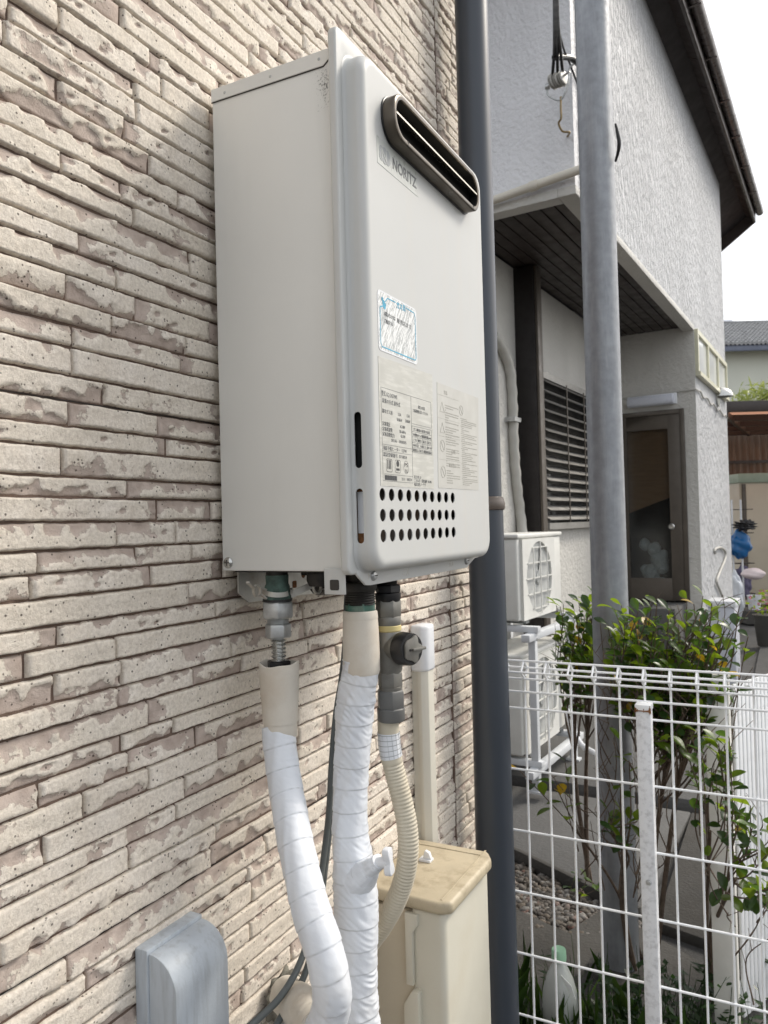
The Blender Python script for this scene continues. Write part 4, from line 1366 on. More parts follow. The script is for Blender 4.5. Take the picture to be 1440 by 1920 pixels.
MB().lathe(prof, (0, 0, 0), 'z', 32).build('corrugated_tube', 'steel', lp)
hexprism(MB(), lpc, 0.0150, zz(1252), zz(1238), 0.3).build('collar', 'plastic_black', lp)
# torn foam sleeve: open top, wall thickness
sv, sf = [], []
seg = 48
prs = [(0.0218, zz(1352), 0), (0.0219, zz(1340), 0), (0.0236, zz(1300), 0), (0.0245, zz(1265), 0), (0.0250, zz(1243), 1), (0.0240, zz(1241.5), 1), (0.0232, zz(1244), 1), (0.0228, zz(1275), 0)]
for r_, z_, j in prs:
    for k in range(seg):
        a = 2 * math.pi * k / seg
        dz = 0.0016 * math.sin(a * 2 + 1) + 0.0008 * math.sin(a * 5) if j else 0
        sv.append((r_ * math.cos(a) * 1.0, r_ * math.sin(a), z_ + dz))
for i in range(len(prs) - 1):
    for k in range(seg):
        k2 = (k + 1) % seg
        sf.append((i * seg + k, i * seg + k2, (i + 1) * seg + k2, (i + 1) * seg + k))
MB().add(sv, sf, True).build('foam_sleeve', 'foam_sleeve', lp)
MB().lathe([(0.0202, zz(1378)), (0.0207, zz(1376)), (0.0208, zz(1348)), (0.0205, zz(1346))], (0, 0, 0), 'z', 40).build('tape_band', 'foam_sleeve', lp)
lpts = rel([(0.0547, 0.0321, 1.2756), (0.0613, 0.0269, 1.2527), (0.0735, 0.0170, 1.2181), (0.0930, -0.0004, 1.1821), (0.1176, -0.0207, 1.1445), (0.1441, -0.0400, 1.1043), (0.1658, -0.0507, 1.0737), (0.1777, -0.0552, 1.0421), (0.1757, -0.0501, 1.0136), (0.1591, -0.0412, 0.9785), (0.1250, -0.0244, 0.9415), (0.0828, -0.0065, 0.9188)], lp)
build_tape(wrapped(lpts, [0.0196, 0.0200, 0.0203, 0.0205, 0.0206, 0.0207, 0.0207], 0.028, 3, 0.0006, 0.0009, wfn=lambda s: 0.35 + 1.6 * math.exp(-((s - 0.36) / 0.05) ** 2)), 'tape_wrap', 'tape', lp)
wpt = rel([(0.1526, -0.0388, 0.9724), (0.1046, -0.0016, 0.9601), (0.0762, 0.0233, 0.9495), (0.0518, 0.0446, 0.9380)], lp)
build_tape(wrapped(wpt, [0.0215, 0.0225, 0.0225], 0.022, 5, 0.0004, 0.001), 'wall_elbow', 'foam_sleeve', lp)
# clip around the coupling
cp = MB()
for a0 in (0, 180):
    q = [(0.0185 * math.cos(R(a)), 0.0185 * math.sin(R(a)), zz(1111) + 0.0016 * math.sin(R(a * 2))) for a in range(a0 + 10, a0 + 171, 10)]
    for p_, q_ in zip(q, q[1:]):
        cp.bar(p_, q_, 0.0012, 0.006)
ey = (0.0520, 0.0004, 1.4461)
e0 = Vector((ey[0] - lp.location.x, ey[1] - lp.location.y, ey[2]))
q = [e0 + Vector((0.0, 0.0068 * math.cos(R(a)), 0.0068 * math.sin(R(a)))) for a in range(0, 361, 20)]
for p_, q_ in zip(q, q[1:]):
    cp.bar(p_, q_, 0.0018, 0.0035, (1, 0, 0))
cp.bar(e0 + Vector((0, -0.006, 0.004)), e0 + Vector((0, -0.018, 0.012)), 0.002, 0.005, (1, 0, 0))
cp.bar(e0 + Vector((0, 0.0055, -0.004)), Vector((-0.004, -0.018, zz(1120))), 0.002, 0.004, (1, 0, 0))
cp.bar(e0 + Vector((0, 0.0055, 0.004)), Vector((-0.004, -0.018, zz(1104))), 0.002, 0.004, (1, 0, 0))
cp.bar(Vector((0.016, 0.006, zz(1116))), Vector((0.045, 0.045, zz(1088))), 0.0016, 0.008)
cp.build('fastener_clip', 'zinc_plate', lp)

# middle: insulated pipe with the little drain tap
B0 = (0.1537, 0.0722, 1.4139)
mp_ = empty('insulated_pipe', (B0[0], B0[1], 0.0))
tag(mp_, 'thick white tape-wrapped pipe with creased windings and a small white tap', 'pipe')
zz = lambda py: 1.51220 + -0.0006553 * (py - 1000)
MB().lathe([(0.0175, zz(1110)), (0.0175, 1.4696)], (0, 0, 0), 'z', 24).build('outlet_stub', 'dark_brass', mp_)
threads(MB(), lpc, 0.0190, zz(1133), zz(1104), 0.0030).build('thread', 'dark_brass', mp_)
MB().lathe([(0.0235, zz(1108)), (0.0250, zz(1103)), (0.0250, zz(1094)), (0.0235, zz(1090))], (-0.004, 0.0, 0), 'z', 24).build('flange_ring', 'dark_brass', mp_)
hexprism(MB(), lpc, 0.0193, zz(1150), zz(1129), R(12)).build('green_nut', 'green_fitting', mp_, bevel=0.0007)
MB().lathe([(0.0215, zz(1262)), (0.0226, zz(1256)), (0.0228, zz(1225)), (0.0222, zz(1180)), (0.0213, zz(1156)), (0.0208, zz(1146)), (0.0196, zz(1144)), (0.0188, zz(1150))], (0, 0, 0), 'z', 48).build('foam_sleeve', 'foam_sleeve', mp_)
MB().lathe([(0.0216, zz(1160)), (0.0218, zz(1158)), (0.0212, zz(1147)), (0.0209, zz(1146))], (0, 0, 0), 'z', 48).build('tape_band', 'foam_sleeve', mp_)
mpts = rel([(0.1528, 0.0728, 1.3562), (0.1511, 0.0722, 1.3386), (0.1456, 0.0699, 1.3092), (0.1413, 0.0684, 1.2634), (0.1375, 0.0673, 1.2176), (0.1375, 0.0625, 1.1736), (0.1401, 0.0588, 1.1365), (0.1449, 0.0564, 1.0998), (0.1485, 0.0533, 1.0635), (0.1492, 0.0488, 1.0213), (0.1507, 0.0448, 0.9733), (0.1540, 0.0417, 0.9257), (0.1554, 0.0374, 0.8913)], mp_)
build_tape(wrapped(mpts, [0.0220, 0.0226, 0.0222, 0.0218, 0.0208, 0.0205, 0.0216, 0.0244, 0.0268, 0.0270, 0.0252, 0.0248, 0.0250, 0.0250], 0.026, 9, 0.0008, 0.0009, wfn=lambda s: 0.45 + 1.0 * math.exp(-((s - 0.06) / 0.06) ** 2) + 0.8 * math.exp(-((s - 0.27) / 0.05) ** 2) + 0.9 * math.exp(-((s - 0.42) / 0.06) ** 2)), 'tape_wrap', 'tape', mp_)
s0, s1, s2 = rel([(0.1544, 0.0501, 1.0991), (0.1840, 0.0368, 1.1262), (0.1958, 0.0337, 1.1362)], mp_)
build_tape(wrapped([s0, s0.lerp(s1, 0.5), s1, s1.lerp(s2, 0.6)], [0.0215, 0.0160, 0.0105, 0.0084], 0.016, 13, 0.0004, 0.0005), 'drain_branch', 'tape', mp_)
tp_, tq_ = rel([(0.2025, 0.0336, 1.1503), (0.2048, 0.0354, 1.1195)], mp_)
tm = (tp_ + tq_) / 2
MB().tube([s1.lerp(s2, 0.4), tm], [0.0066, 0.0058], 16).build('tap_stem', 'white_plastic', mp_)
ax_ = (tq_ - tp_).normalized()
no_ = (tm - s2).normalized()
no_ = (no_ - ax_ * no_.dot(ax_)).normalized()
si_ = ax_.cross(no_)
L_ = (tq_ - tp_).length
out_ = []
for t_, w_ in ((0.0, 0.55), (0.05, 0.85), (0.16, 1.0), (0.3, 0.92), (0.42, 0.72), (0.5, 0.68), (0.58, 0.72), (0.7, 0.92), (0.84, 1.0), (0.95, 0.85), (1.0, 0.55)):
    out_.append((t_, w_))
V_ = []
for sgn in (-0.0042, 0.0042):
    for t_, w_ in out_:
        V_.append(tp_ + ax_ * (L_ * t_) + si_ * (0.0072 * w_) + no_ * sgn)
    for t_, w_ in out_[::-1]:
        V_.append(tp_ + ax_ * (L_ * t_) - si_ * (0.0072 * w_) + no_ * sgn)
m_ = len(out_) * 2
MB().add(V_, [tuple(range(m_))[::-1], tuple(range(m_, 2 * m_))] + [(i, (i + 1) % m_, m_ + (i + 1) % m_, m_ + i) for i in range(m_)]).build('tap_handle', 'white_plastic', mp_, bevel=0.0016, bseg=3)

# right: valve set and cream corrugated hose
C0 = (0.1685, 0.1189, 1.4430)
rp_ = empty('valve_hose', (C0[0], C0[1], 0.0))
tag(rp_, 'grey valve with round black knob above a cream ribbed hose', 'hose')
zz = lambda py: 1.51092 + -0.0006794 * (py - 1000)
threads(MB(), lpc, 0.0125, zz(1098), 1.4696, 0.0020).build('thread', 'dark_brass', rp_)
hexprism(MB(), lpc, 0.0165, zz(1111), zz(1096), 0.2).build('lock_nut', 'plastic_black', rp_)
MB().lathe([(0.0150, zz(1127)), (0.0165, zz(1122)), (0.0165, zz(1112)), (0.0140, zz(1110))], (0, 0, 0), 'z', 24).build('rubber_collar', 'plastic_black', rp_)
hexprism(MB(), lpc, 0.0165, zz(1158), zz(1122), R(20)).build('upper_nut', 'valve_grey', rp_, bevel=0.0006)
MB().lathe([(0.0150, zz(1172)), (0.0157, zz(1170)), (0.0157, zz(1157)), (0.0150, zz(1155))], (0, 0, 0), 'z', 28).build('swivel_ring', 'valve_grey', rp_)
MB().lathe([(0.0150, zz(1183)), (0.0160, zz(1181)), (0.0160, zz(1172.5)), (0.0150, zz(1171))], (0, 0, 0), 'z', 28).build('yellow_ring', 'yellow_ring', rp_)
MB().lathe([(0.0135, zz(1262)), (0.0155, zz(1256)), (0.0185, zz(1235)), (0.0190, zz(1215)), (0.0175, zz(1195)), (0.0152, zz(1183))], (0, 0, 0), 'z', 32).build('valve_body', 'valve_grey', rp_)
kx = Vector((0.93, -0.30, 0.02)).normalized()
kc = Vector((0, 0, zz(1213)))
MB().lathe([(0.0175, 0.004), (0.0175, 0.014), (0.0195, 0.018), (0.0195, 0.021)], kc, kx, 28).build('valve_neck', 'valve_grey', rp_)
kn = MB().lathe([(0.0203, 0.0212), (0.0208, 0.0225), (0.0200, 0.0380), (0.0188, 0.0400), (0.0, 0.0400)], kc, kx, 36).build('valve_knob', 'plastic_black', rp_)
sd_ = kx.cross(Vector((0, 0, 1))).normalized()
kd = MB()
pts_ = []
for a in range(0, 360, 10):
    rr_ = 0.0150 + 0.0030 * math.cos(R(a * 5)) * (0.4 + 0.6 * (math.cos(R(a)) > 0))
    pts_.append((rr_ * math.cos(R(a)), rr_ * math.sin(R(a))))
n = len(pts_)
ks_ = [kc + kx * h_ + sd_ * (-a) * 1.0 + Vector((0, 0, 1)) * b for h_ in (0.0395, 0.0425) for a, b in pts_]
kd.add(ks_, [tuple(range(n))[::-1], tuple(range(n, 2 * n))] + [(i, (i + 1) % n, n + (i + 1) % n, n + i) for i in range(n)])
kd.build('knob_face', 'valve_grey', kn, bevel=0.0006)
kw = MB().bar(kc + kx * 0.0440 + sd_ * 0.003, kc + kx * 0.0440 - sd_ * 0.0195, 0.0035, 0.0045, kx)
kw.build('knob_pointer', 'valve_grey', kn, bevel=0.0008)
MB().lathe([(0.0016, 0.0425), (0.0016, 0.0432)], kc + sd_ * 0.006, kx, 12).build('knob_screw', 'plastic_black', kn)
hexprism(MB(), lpc, 0.0160, zz(1288), zz(1257), R(14)).build('lower_nut', 'valve_grey', rp_, bevel=0.0006)
MB().lathe([(0.0140, zz(1294)), (0.0148, zz(1292)), (0.0148, zz(1286)), (0.0135, zz(1285))], (0, 0, 0), 'z', 28).build('spacer_ring', 'valve_grey', rp_)
hexprism(MB(), lpc, 0.0182, zz(1328), zz(1292), R(5), 0.1).build('union_body', 'plastic_grey', rp_, bevel=0.0012)
MB().lathe([(0.0165, zz(1350)), (0.0176, zz(1347)), (0.0178, zz(1327)), (0.0165, zz(1325))], (0, 0, 0), 'z', 32).build('union_ring', 'plastic_grey', rp_)
hp = rel([(0.1637, 0.1194, 1.2758), (0.1638, 0.1199, 1.2493), (0.1656, 0.1212, 1.2289), (0.1702, 0.1241, 1.2015), (0.1783, 0.1256, 1.1684), (0.1836, 0.1267, 1.1352), (0.1833, 0.1271, 1.1047), (0.1759, 0.1294, 1.0721), (0.1600, 0.1331, 1.0356), (0.1360, 0.1382, 0.9967), (0.1123, 0.1434, 0.9632), (0.1023, 0.1446, 0.9216), (0.1001, 0.1455, 0.8079)], rp_)
hs = spline(hp, 0.0008)
MB().tube(hs, 0.0131, 32, True, True, lambda i, s, a: (0.00042 * math.sin(s / 0.0046 * 2 * math.pi) if s > 0.056 else 0.0006)).build('ribbed_hose', 'hose_cream', rp_)
lb_ = [q for q in hs if zz(1419) < q.z < zz(1371)]
lbo = MB().tube(lb_, 0.0143, 32, False).build('hose_label', 'white_plastic', rp_)
lg_ = MB()
step_ = max(1, len(lb_) // 5)
for i in range(2, len(lb_) - 2, step_):
    lg_.tube([lb_[i], lb_[i + 1]], 0.01445, 32, False)
tdir = (lb_[-1] - lb_[0]).normalized()
for a in range(-120, 100, 24):
    dv_ = Vector((math.cos(R(a)), math.sin(R(a)), 0))
    dv_ = (dv_ - tdir * dv_.dot(tdir)).normalized() * 0.01436
    lg_.bar(lb_[1] + dv_, lb_[-2] + dv_, 0.0003, 0.0003)
lg_.build('label_grid', 'print_grey', lbo)

# two grey cables
cab1 = [(0.1156, 0.1083, 1.4397), (0.1136, 0.1077, 1.4156), (0.1112, 0.1071, 1.3742), (0.1054, 0.1050, 1.3260), (0.0972, 0.1016, 1.2780), (0.0904, 0.0992, 1.2160), (0.0855, 0.0977, 1.1540), (0.0837, 0.0865, 1.1033), (0.0859, 0.0658, 1.0584), (0.0849, 0.0435, 1.0159), (0.0883, 0.0119, 0.9941), (0.0819, -0.0137, 0.9751), (0.0744, -0.0400, 0.9666), (0.0652, -0.0672, 0.9590)]
cab2 = [(0.1149, 0.1136, 1.4392), (0.1127, 0.1134, 1.3872), (0.1059, 0.1109, 1.3250), (0.0962, 0.1073, 1.2489), (0.0875, 0.1042, 1.1659), (0.0838, 0.0943, 1.1071), (0.0845, 0.0765, 1.0535), (0.0863, 0.0556, 1.0103), (0.0858, 0.0334, 0.9791), (0.0809, 0.0087, 0.9562), (0.0782, -0.0150, 0.9454), (0.0699, -0.0303, 0.9264)]
o = MB().tube(spline(cab1, 0.006), 0.0041, 12).build('grey_cable', 'cable_grey')
tag(o, 'grey cable hanging in front of its twin between the two wrapped pipes', 'cable')
o = MB().tube(spline(cab2, 0.006), 0.0041, 12).build('grey_cable', 'cable_grey')
tag(o, 'second grey cable running just behind the first one to the ground', 'cable')
cs = MB().tube([(0.1100, 0.1222, 1.4419), (0.1089, 0.1223, 1.4069), (0.1059, 0.1221, 1.3299)], 0.0052, 12).build('cable_sheath', 'plastic_black')
tag(cs, 'short black sheath hanging behind the grey cables under the heater', 'cable sheath')
# putty and stub where the elbow meets the wall
pt = bmesh.new()
bmesh.ops.create_icosphere(pt, subdivisions=4, radius=1.0)
pc = Vector((0.0000, 0.1051, 0.8902))
for v in pt.verts:
    d = v.co.copy()
    q = 1 + 0.22 * math.sin(d.y * 7 + d.z * 3) * math.sin(d.z * 6) + 0.1 * math.sin(d.x * 11 + d.y * 5)
    v.co = Vector((max(-0.002, d.x * 0.016 * q - 0.001), d.y * 0.030 * q, d.z * 0.032 * q)) + pc
me = bpy.data.meshes.new('putty_seal')
pt.to_mesh(me)
pt.free()
me.polygons.foreach_set('use_smooth', [True] * len(me.polygons))
tag(obj('putty_seal', me, 'putty'), 'dark grey putty lump sealing the pipe hole in the wall', 'putty')

# ------------------------------------------------------------------ cable duct on the wall
dk = empty('cable_duct', (0.0, 0.575, 0.9))
tag(dk, 'cream wall cable duct with a white end cap beside the valve', 'cable duct')
MB().prism([(0.000, -0.022), (0.008, -0.022), (0.014, -0.017), (0.019, -0.012), (0.019, 0.012), (0.014, 0.017), (0.008, 0.022), (0.0, 0.022)], -0.10, 0.366, 'xy').build('duct_body', 'duct_cream', dk, bevel=0.001)
MB().prism([(-0.012, -0.020), (0.0, -0.020), (0.0, 0.020), (-0.012, 0.020)], -0.10, 0.366, 'xy').build('duct_base', 'duct_cream', dk)
MB().prism([(-0.012, -0.0255), (0.012, -0.0255), (0.022, -0.015), (0.022, 0.015), (0.012, 0.0255), (-0.012, 0.0255)], 0.345, 0.432, 'xy').build('end_cap', 'white_plastic', dk, bevel=0.006, bseg=3)

# ------------------------------------------------------------------ beige wall box
bx = empty('junction_box', (0.0, 0.34, 0.45))
tag(bx, 'beige wall-mounted box with a dusty lid beside the dark downpipe', 'box')
MB().box(-0.004, 0.100, 0.006, 0.190, 0.0, 0.462).build('case', 'beige_box', bx, bevel=0.004)
fcv = MB().prism(rrect(0.0765, 0.1365, 0.002, 0.200, 0.012, 5), -0.02, 0.468, 'xy').build('front_cover', 'beige_front', bx, bevel=0.006, bseg=3)
lid = MB().prism([(-0.006, 0.000), (0.128, -0.004), (0.148, 0.006), (0.150, 0.180), (0.134, 0.206), (-0.006, 0.206)], 0.4685, 0.4885, 'xy').build('lid', 'beige_lid', bx, bevel=0.006, bseg=3)
MB().box(0.128, 0.1315, 0.006, 0.204, 0.4886, 0.4897).box(0.002, 0.128, 0.182, 0.1855, 0.4886, 0.4897).build('lid_ridge', 'beige_lid', lid, bevel=0.0004)
MB().prism([(0.070, 0.462), (0.092, 0.462), (0.092, 0.445), (0.083, 0.432), (0.083, 0.350), (0.070, 0.350)], -0.004, 0.0065, 'xz').build('side_latch', 'beige_front', bx, bevel=0.0015)
hg = MB().prism([(0.068, 0.322), (0.082, 0.345), (0.094, 0.345), (0.094, 0.200), (0.068, 0.200)], -0.010, 0.004, 'xz').build('hinge_tab', 'beige_front', bx, bevel=0.0015)
MB().lathe([(0.0035, 0), (0.0035, 0.0006)], (0.083, -0.0101, 0.238), (0, -1, 0), 14).build('hinge_hole', 'soot', hg)
tc_ = Vector((0.0513, 0.4668, 0.9395)) - bx.location
wc = MB().box(tc_.x - 0.012, tc_.x + 0.010, tc_.y - 0.010, tc_.y + 0.006, 0.4886, 0.493)
wc.prism([(tc_.x - 0.006, 0.493), (tc_.x + 0.010, 0.493), (tc_.x + 0.006, 0.504), (tc_.x - 0.002, 0.507)], tc_.y - 0.006, tc_.y + 0.002, 'xz')
wco = wc.build('plastic_clip', 'white_plastic', None, bevel=0.001)
wco.location = bx.location
tag(wco, 'small broken white plastic clip lying on the beige box lid', 'clip')

# ------------------------------------------------------------------ grey weather hood low on the wall
hd = empty('wall_hood', (0.0, -0.101, 0.90))
tag(hd, 'weathered blue-grey plastic hood on the brick siding, lower left', 'hood')
MB().box(-0.012, 0.006, -0.044, 0.044, -0.02, 0.176).build('base_plate', 'hood_grey', hd, bevel=0.002)
prof = [(0.0062, -0.03), (0.044, -0.03)] + [(0.044 - 0.036 * (1 - math.cos(R(a))), 0.134 + 0.038 * math.sin(R(a))) for a in range(0, 91, 9)] + [(0.0062, 0.172)]
MB().prism(prof, -0.042, 0.042, 'xz').build('cover', 'hood_grey', hd, bevel=0.0012, bseg=2)

# ------------------------------------------------------------------ downpipe
dn = empty('downpipe', (0.052, 0.805, 0.0))
tag(dn, 'dark blue-grey round downpipe at the end of the brick siding', 'downpipe')
MB().lathe([(0.0355, 1.545), (0.0355, 3.4)], (0, 0, 0), 'z', 48).build('upper_pipe', 'downpipe', dn)
MB().lathe([(0.0415, -0.02), (0.0412, 0.6), (0.0378, 1.552)], (0, 0, 0), 'z', 48).build('lower_pipe', 'downpipe', dn)
MB().lathe([(0.0372, 1.546), (0.0408, 1.548), (0.0422, 1.553), (0.0422, 1.562), (0.0405, 1.566), (0.0390, 1.573), (0.0358, 1.575)], (0, 0, 0), 'z', 48).build('collar', 'downpipe_collar', dn)
MB().box(-0.064, -0.036, -0.010, 0.010, 2.9, 2.94).lathe([(0.0375, 2.9), (0.0375, 2.94)], (0, 0, 0), 'z', 32).build('wall_bracket', 'downpipe_collar', dn)

# ------------------------------------------------------------------ mesh fence
FY = 0.872
fence = empty('mesh_fence', (0.06, FY, 0.0))
tag(fence, 'white welded-wire mesh fence with a folded top edge', 'fence')
fx0, fx1 = 0.0, 2.3
WR = 0.0024
hz = [(0.0, 1.2187), (-0.021, 1.1975), (0.021, 1.2005), (0.0, 1.180), (0.0, 1.1517), (0.0, 1.1159)] + [(0.0, 0.983 - 0.1326 * k) for k in range(7)]
for dy, z in hz:
    MB().tube([(fx0, dy - WR, z), (fx1 / 2, dy - WR, z), (fx1, dy - WR, z)], WR * 1.05, 8).build('horizontal_wire', 'fence_white', fence)
vm = MB().tube([Vector(q) for q in ((0, WR, 0.05), (0, WR, 0.6), (0, WR, 1.176), (0, WR - 0.002, 1.182), (0, -0.019, 1.194), (0, -0.021, 1.199), (0, -0.002, 1.2175), (0, 0.002, 1.2182), (0, 0.020, 1.203), (0, 0.020, 1.197), (0, 0.008, 1.183))], WR, 8).mesh('vertical_wire')
vm.materials.append(M['fence_white'])
k = 0
while 0.0459 + 0.05 * k - 0.05 < fx1:
    o = bpy.data.objects.new('vertical_wire', vm)
    LINK(o)
    o.parent = fence
    o.location = (max(0.0, 0.0459 - 0.05 + 0.05 * k) if k else 0.004, 0, 0)
    k += 1
px_ = (0.3574, 0.8500, 1.0134)
fpo = empty('fence_post', (px_[0], 0.852, 0.0))
tag(fpo, 'slim white square fence post with rusty cap in front of the wire mesh', 'fence post')
MB().box(-0.014, 0.014, -0.014, 0.014, 0.0, 1.139).build('post', 'fence_post', fpo, bevel=0.0015)
capo = MB().box(-0.0155, 0.0155, -0.0155, 0.0155, 1.1395, 1.152).build('post_cap', 'fence_white', fpo, bevel=0.0018)
rc = MB()
for i in range(24):
    a = -0.0150 + 0.030 * i / 23
    h_ = rng.random() ** 3 * 0.007 + 0.0008 + (0.004 if i < 3 or i > 20 else 0)
    rc.box(a - 0.0007, a + 0.00066, -0.01568, -0.0154, 1.1392 - h_ * 0.5, 1.1400 + h_)
rc.build('rust_stain', 'rust', capo)
MB().lathe([(0.0055, 0.0), (0.0055, 0.001), (0.004, 0.0035), (0.0, 0.0042)], (0.001, -0.0141, 0.803), (0, -1, 0), 16).build('bolt', 'galv', fpo)

# second fence behind: cream post and white upright slats
q0, q1 = (0.3969, 1.6200, 1.0173), (0.4611, 1.6200, 1.0223)
sf = empty('slat_fence', ((q0[0] + q1[0]) / 2, 1.65, 0.0))
tag(sf, 'white upright slat fence with a thick cream end post behind the mesh', 'fence')
hw_ = (q1[0] - q0[0]) / 2
ptop = (0.4334, 1.6200, 1.0683)
MB().box(-hw_, hw_, -0.03, 0.03, 0.0, ptop[2] - 0.012).build('end_post', 'fence_cream', sf, bevel=0.003)
MB().box(-hw_ - 0.003, hw_ + 0.003, -0.034, 0.034, ptop[2] - 0.0115, ptop[2] + 0.004).build('post_cap', 'fence_cream', sf, bevel=0.003)
g0, g1 = Vector((0.4623, 1.7402, 1.0212)), Vector((0.5543, 1.9459, 1.0259))
gd = Vector((g1.x - g0.x, g1.y - g0.y, 0)).normalized()
gz = ptop[2] - 0.045
gbase = Vector((g0.x, g0.y, 0)) - sf.location
slat_me = MB().box(-0.0085, 0.0085, -0.004, 0.004, 0.05, gz).mesh('slat', 0.001)
slat_me.materials.append(M['fence_white'])
for i in range(40):
    o = bpy.data.objects.new('slat', slat_me)
    LINK(o)
    o.parent = sf
    o.location = gbase + gd * (0.012 + i * 0.0235)
    o.rotation_euler = (0, 0, math.atan2(gd.y, gd.x))
for zz_ in (0.12, gz * 0.55, gz - 0.05):
    a_, b_ = gbase - gd * 0.03 + Vector((0, 0, zz_)), gbase + gd * 0.98 + Vector((0, 0, zz_))
    off = Vector((-gd.y, gd.x, 0)) * 0.014
    MB().bar(a_ + off, b_ + off, 0.018, 0.03).build('rail', 'fence_white', sf)

# ------------------------------------------------------------------ galvanised pole
pl = empty('steel_pole', (0.087, 1.892, 0.0))
tag(pl, 'tall galvanised steel pole standing behind the mesh fence', 'pole')
MB().lathe([(0.0600, -0.05), (0.0598, 0.5), (0.0570, 3.0), (0.0545, 7.5)], (0, 0, 0), 'z', 56).build('shaft', 'pole_galv', pl)
MB().lathe([(0.11, 0.0), (0.105, 0.03), (0.062, 0.045)], (0, 0, 0), 'z', 28).build('footing', 'concrete_dark', pl)
bc = [(0.1598, 1.8544, 2.8240), (0.1651, 1.8577, 2.7921), (0.1688, 1.8602, 2.7603), (0.1630, 1.8689, 2.7352), (0.1505, 1.8854, 2.7129)]
tag(MB().tube(spline(bc, 0.01), [0.0035 + 0.003 * math.sin(i / max(1, len(spline(bc, 0.01)) - 1) * math.pi) for i in range(len(spline(bc, 0.01)))], 8).build('black_cable', 'plastic_black'), 'short black cable loop sticking out behind the steel pole', 'cable')

# ------------------------------------------------------------------ service cables and insulators on the front wall of the house
def hw_pt(v):
    return Vector(HO) + Matrix.Rotation(TH, 3, 'Z') @ Vector(v)


def house_thing(name, label, cat, group=None):
    o = empty(name, HO, TH)
    return tag(o, label, cat, group)


IY = 4.02
an = house_thing('insulator_anchor', 'white spool insulators hanging on a rusty hook from the house wall', 'insulator')
i0, i1, i2, i3, i4, i5 = (-1.2683, 4.0200, 3.8742), (-1.2617, 4.0200, 3.8002), (-1.2597, 4.0200, 3.7708), (-1.2600, 4.0200, 3.6646), (-1.2696, 4.0200, 3.6387), (-1.2945, 4.2000, 3.6792)
for k, dx in enumerate((-0.028, 0.0, 0.028)):
    MB().lathe([(0.012, -0.012), (0.036, -0.011), (0.042, -0.006), (0.026, 0.0), (0.042, 0.006), (0.036, 0.011), (0.012, 0.012)], (i0[0] + dx, IY, i0[2]), (1, -0.35, 0.12), 20).build('spool', 'spool', an)
yk = [(i0[0] - 0.062, IY + 0.01, i0[2] - 0.012), (i0[0] - 0.06, IY + 0.01, i0[2] - 0.06), (i1[0] + 0.004, IY, i1[2] - 0.035), (i0[0] + 0.055, IY - 0.01, i0[2] - 0.035), (i0[0] + 0.068, IY - 0.02, i0[2] + 0.03), (i0[0] + 0.09, IY - 0.02, i0[2] + 0.045)]
MB().tube(spline(yk, 0.01), 0.0055, 8).tube([yk[0], (i0[0] + 0.07, IY - 0.02, i0[2] + 0.014)], 0.006, 8).build('yoke', 'galv', an)
MB().lathe([(0.0, -0.018), (0.016, -0.012), (0.018, 0.0), (0.014, 0.012), (0.0, 0.016)], yk[0], 'x', 12).build('yoke_end', 'galv', an)
hk = [(i1[0] + 0.004, IY, i1[2] - 0.02), (i2[0], IY, i2[2] - 0.05), (i3[0], IY, i3[2] + 0.0), (i3[0] - 0.02, IY + 0.02, i3[2] - 0.012), (i4[0] + 0.0, IY + 0.05, i4[2] - 0.02), (i3[0] + 0.02, IY + 0.08, i4[2] - 0.02), (i5[0], YN + 0.01, i5[2] - 0.015)]
MB().tube(spline(hk, 0.01), 0.0058, 8).build('hook_rod', 'hook_brass', an)
for k, (ox, oz) in enumerate(((-0.028, 0.03), (0.0, 0.034), (0.028, 0.03))):
    a_ = (i0[0] + ox, IY - 0.01, i0[2] + oz)
    w0 = (-1.2314, 3.9000, 3.9581)
    w1 = (-1.1376, 3.6000, 3.9132)
    w2 = (-0.9480, 3.0000, 3.7305)
    o = MB().tube(spline([a_, (w0[0] + ox * 0.6, 3.9, w0[2]), (w1[0] + ox * 0.3, 3.6, w1[2]), (w2[0], 3.0 + k * 0.01, w2[2])], 0.05), 0.0085, 8).build('service_cable', 'plastic_black')
    o.location, o.rotation_euler = HO, (0, 0, TH)
    tag(o, 'black service cable rising from the spool insulators, ' + ('nearest the downpipe', 'middle of the three', 'nearest the steel pole')[k], 'cable', 'service cables at the insulators')
bnd = [(i0[0] + 0.01, 3.93, (-1.2203, 3.9000, 3.9487)[2]) , (-1.2280, 4.1000, 4.0223), (-1.2057, 4.2000, 4.0271), (-1.1909, 4.4000, 4.0791)]
o = MB().tube(spline(bnd, 0.03), 0.016, 10).build('splice_cable', 'plastic_black')
o.location, o.rotation_euler = HO, (0, 0, TH)
tag(o, 'thick black spliced cable leading from the insulators behind the pole', 'cable')
ln_ = [(-1.2149, 3.9000, 4.0335), (-1.2255, 4.0000, 4.0078), (-1.2289, 4.1000, 3.9935), (-1.2169, 4.1500, 3.9352), (-1.1988, 4.2000, 3.8647)]
o = MB().tube(spline(ln_, 0.03), 0.0055, 8).build('drop_wire', 'plastic_black')
o.location, o.rotation_euler = HO, (0, 0, TH)
tag(o, 'thin black wire dropping diagonally towards the steel pole', 'cable')


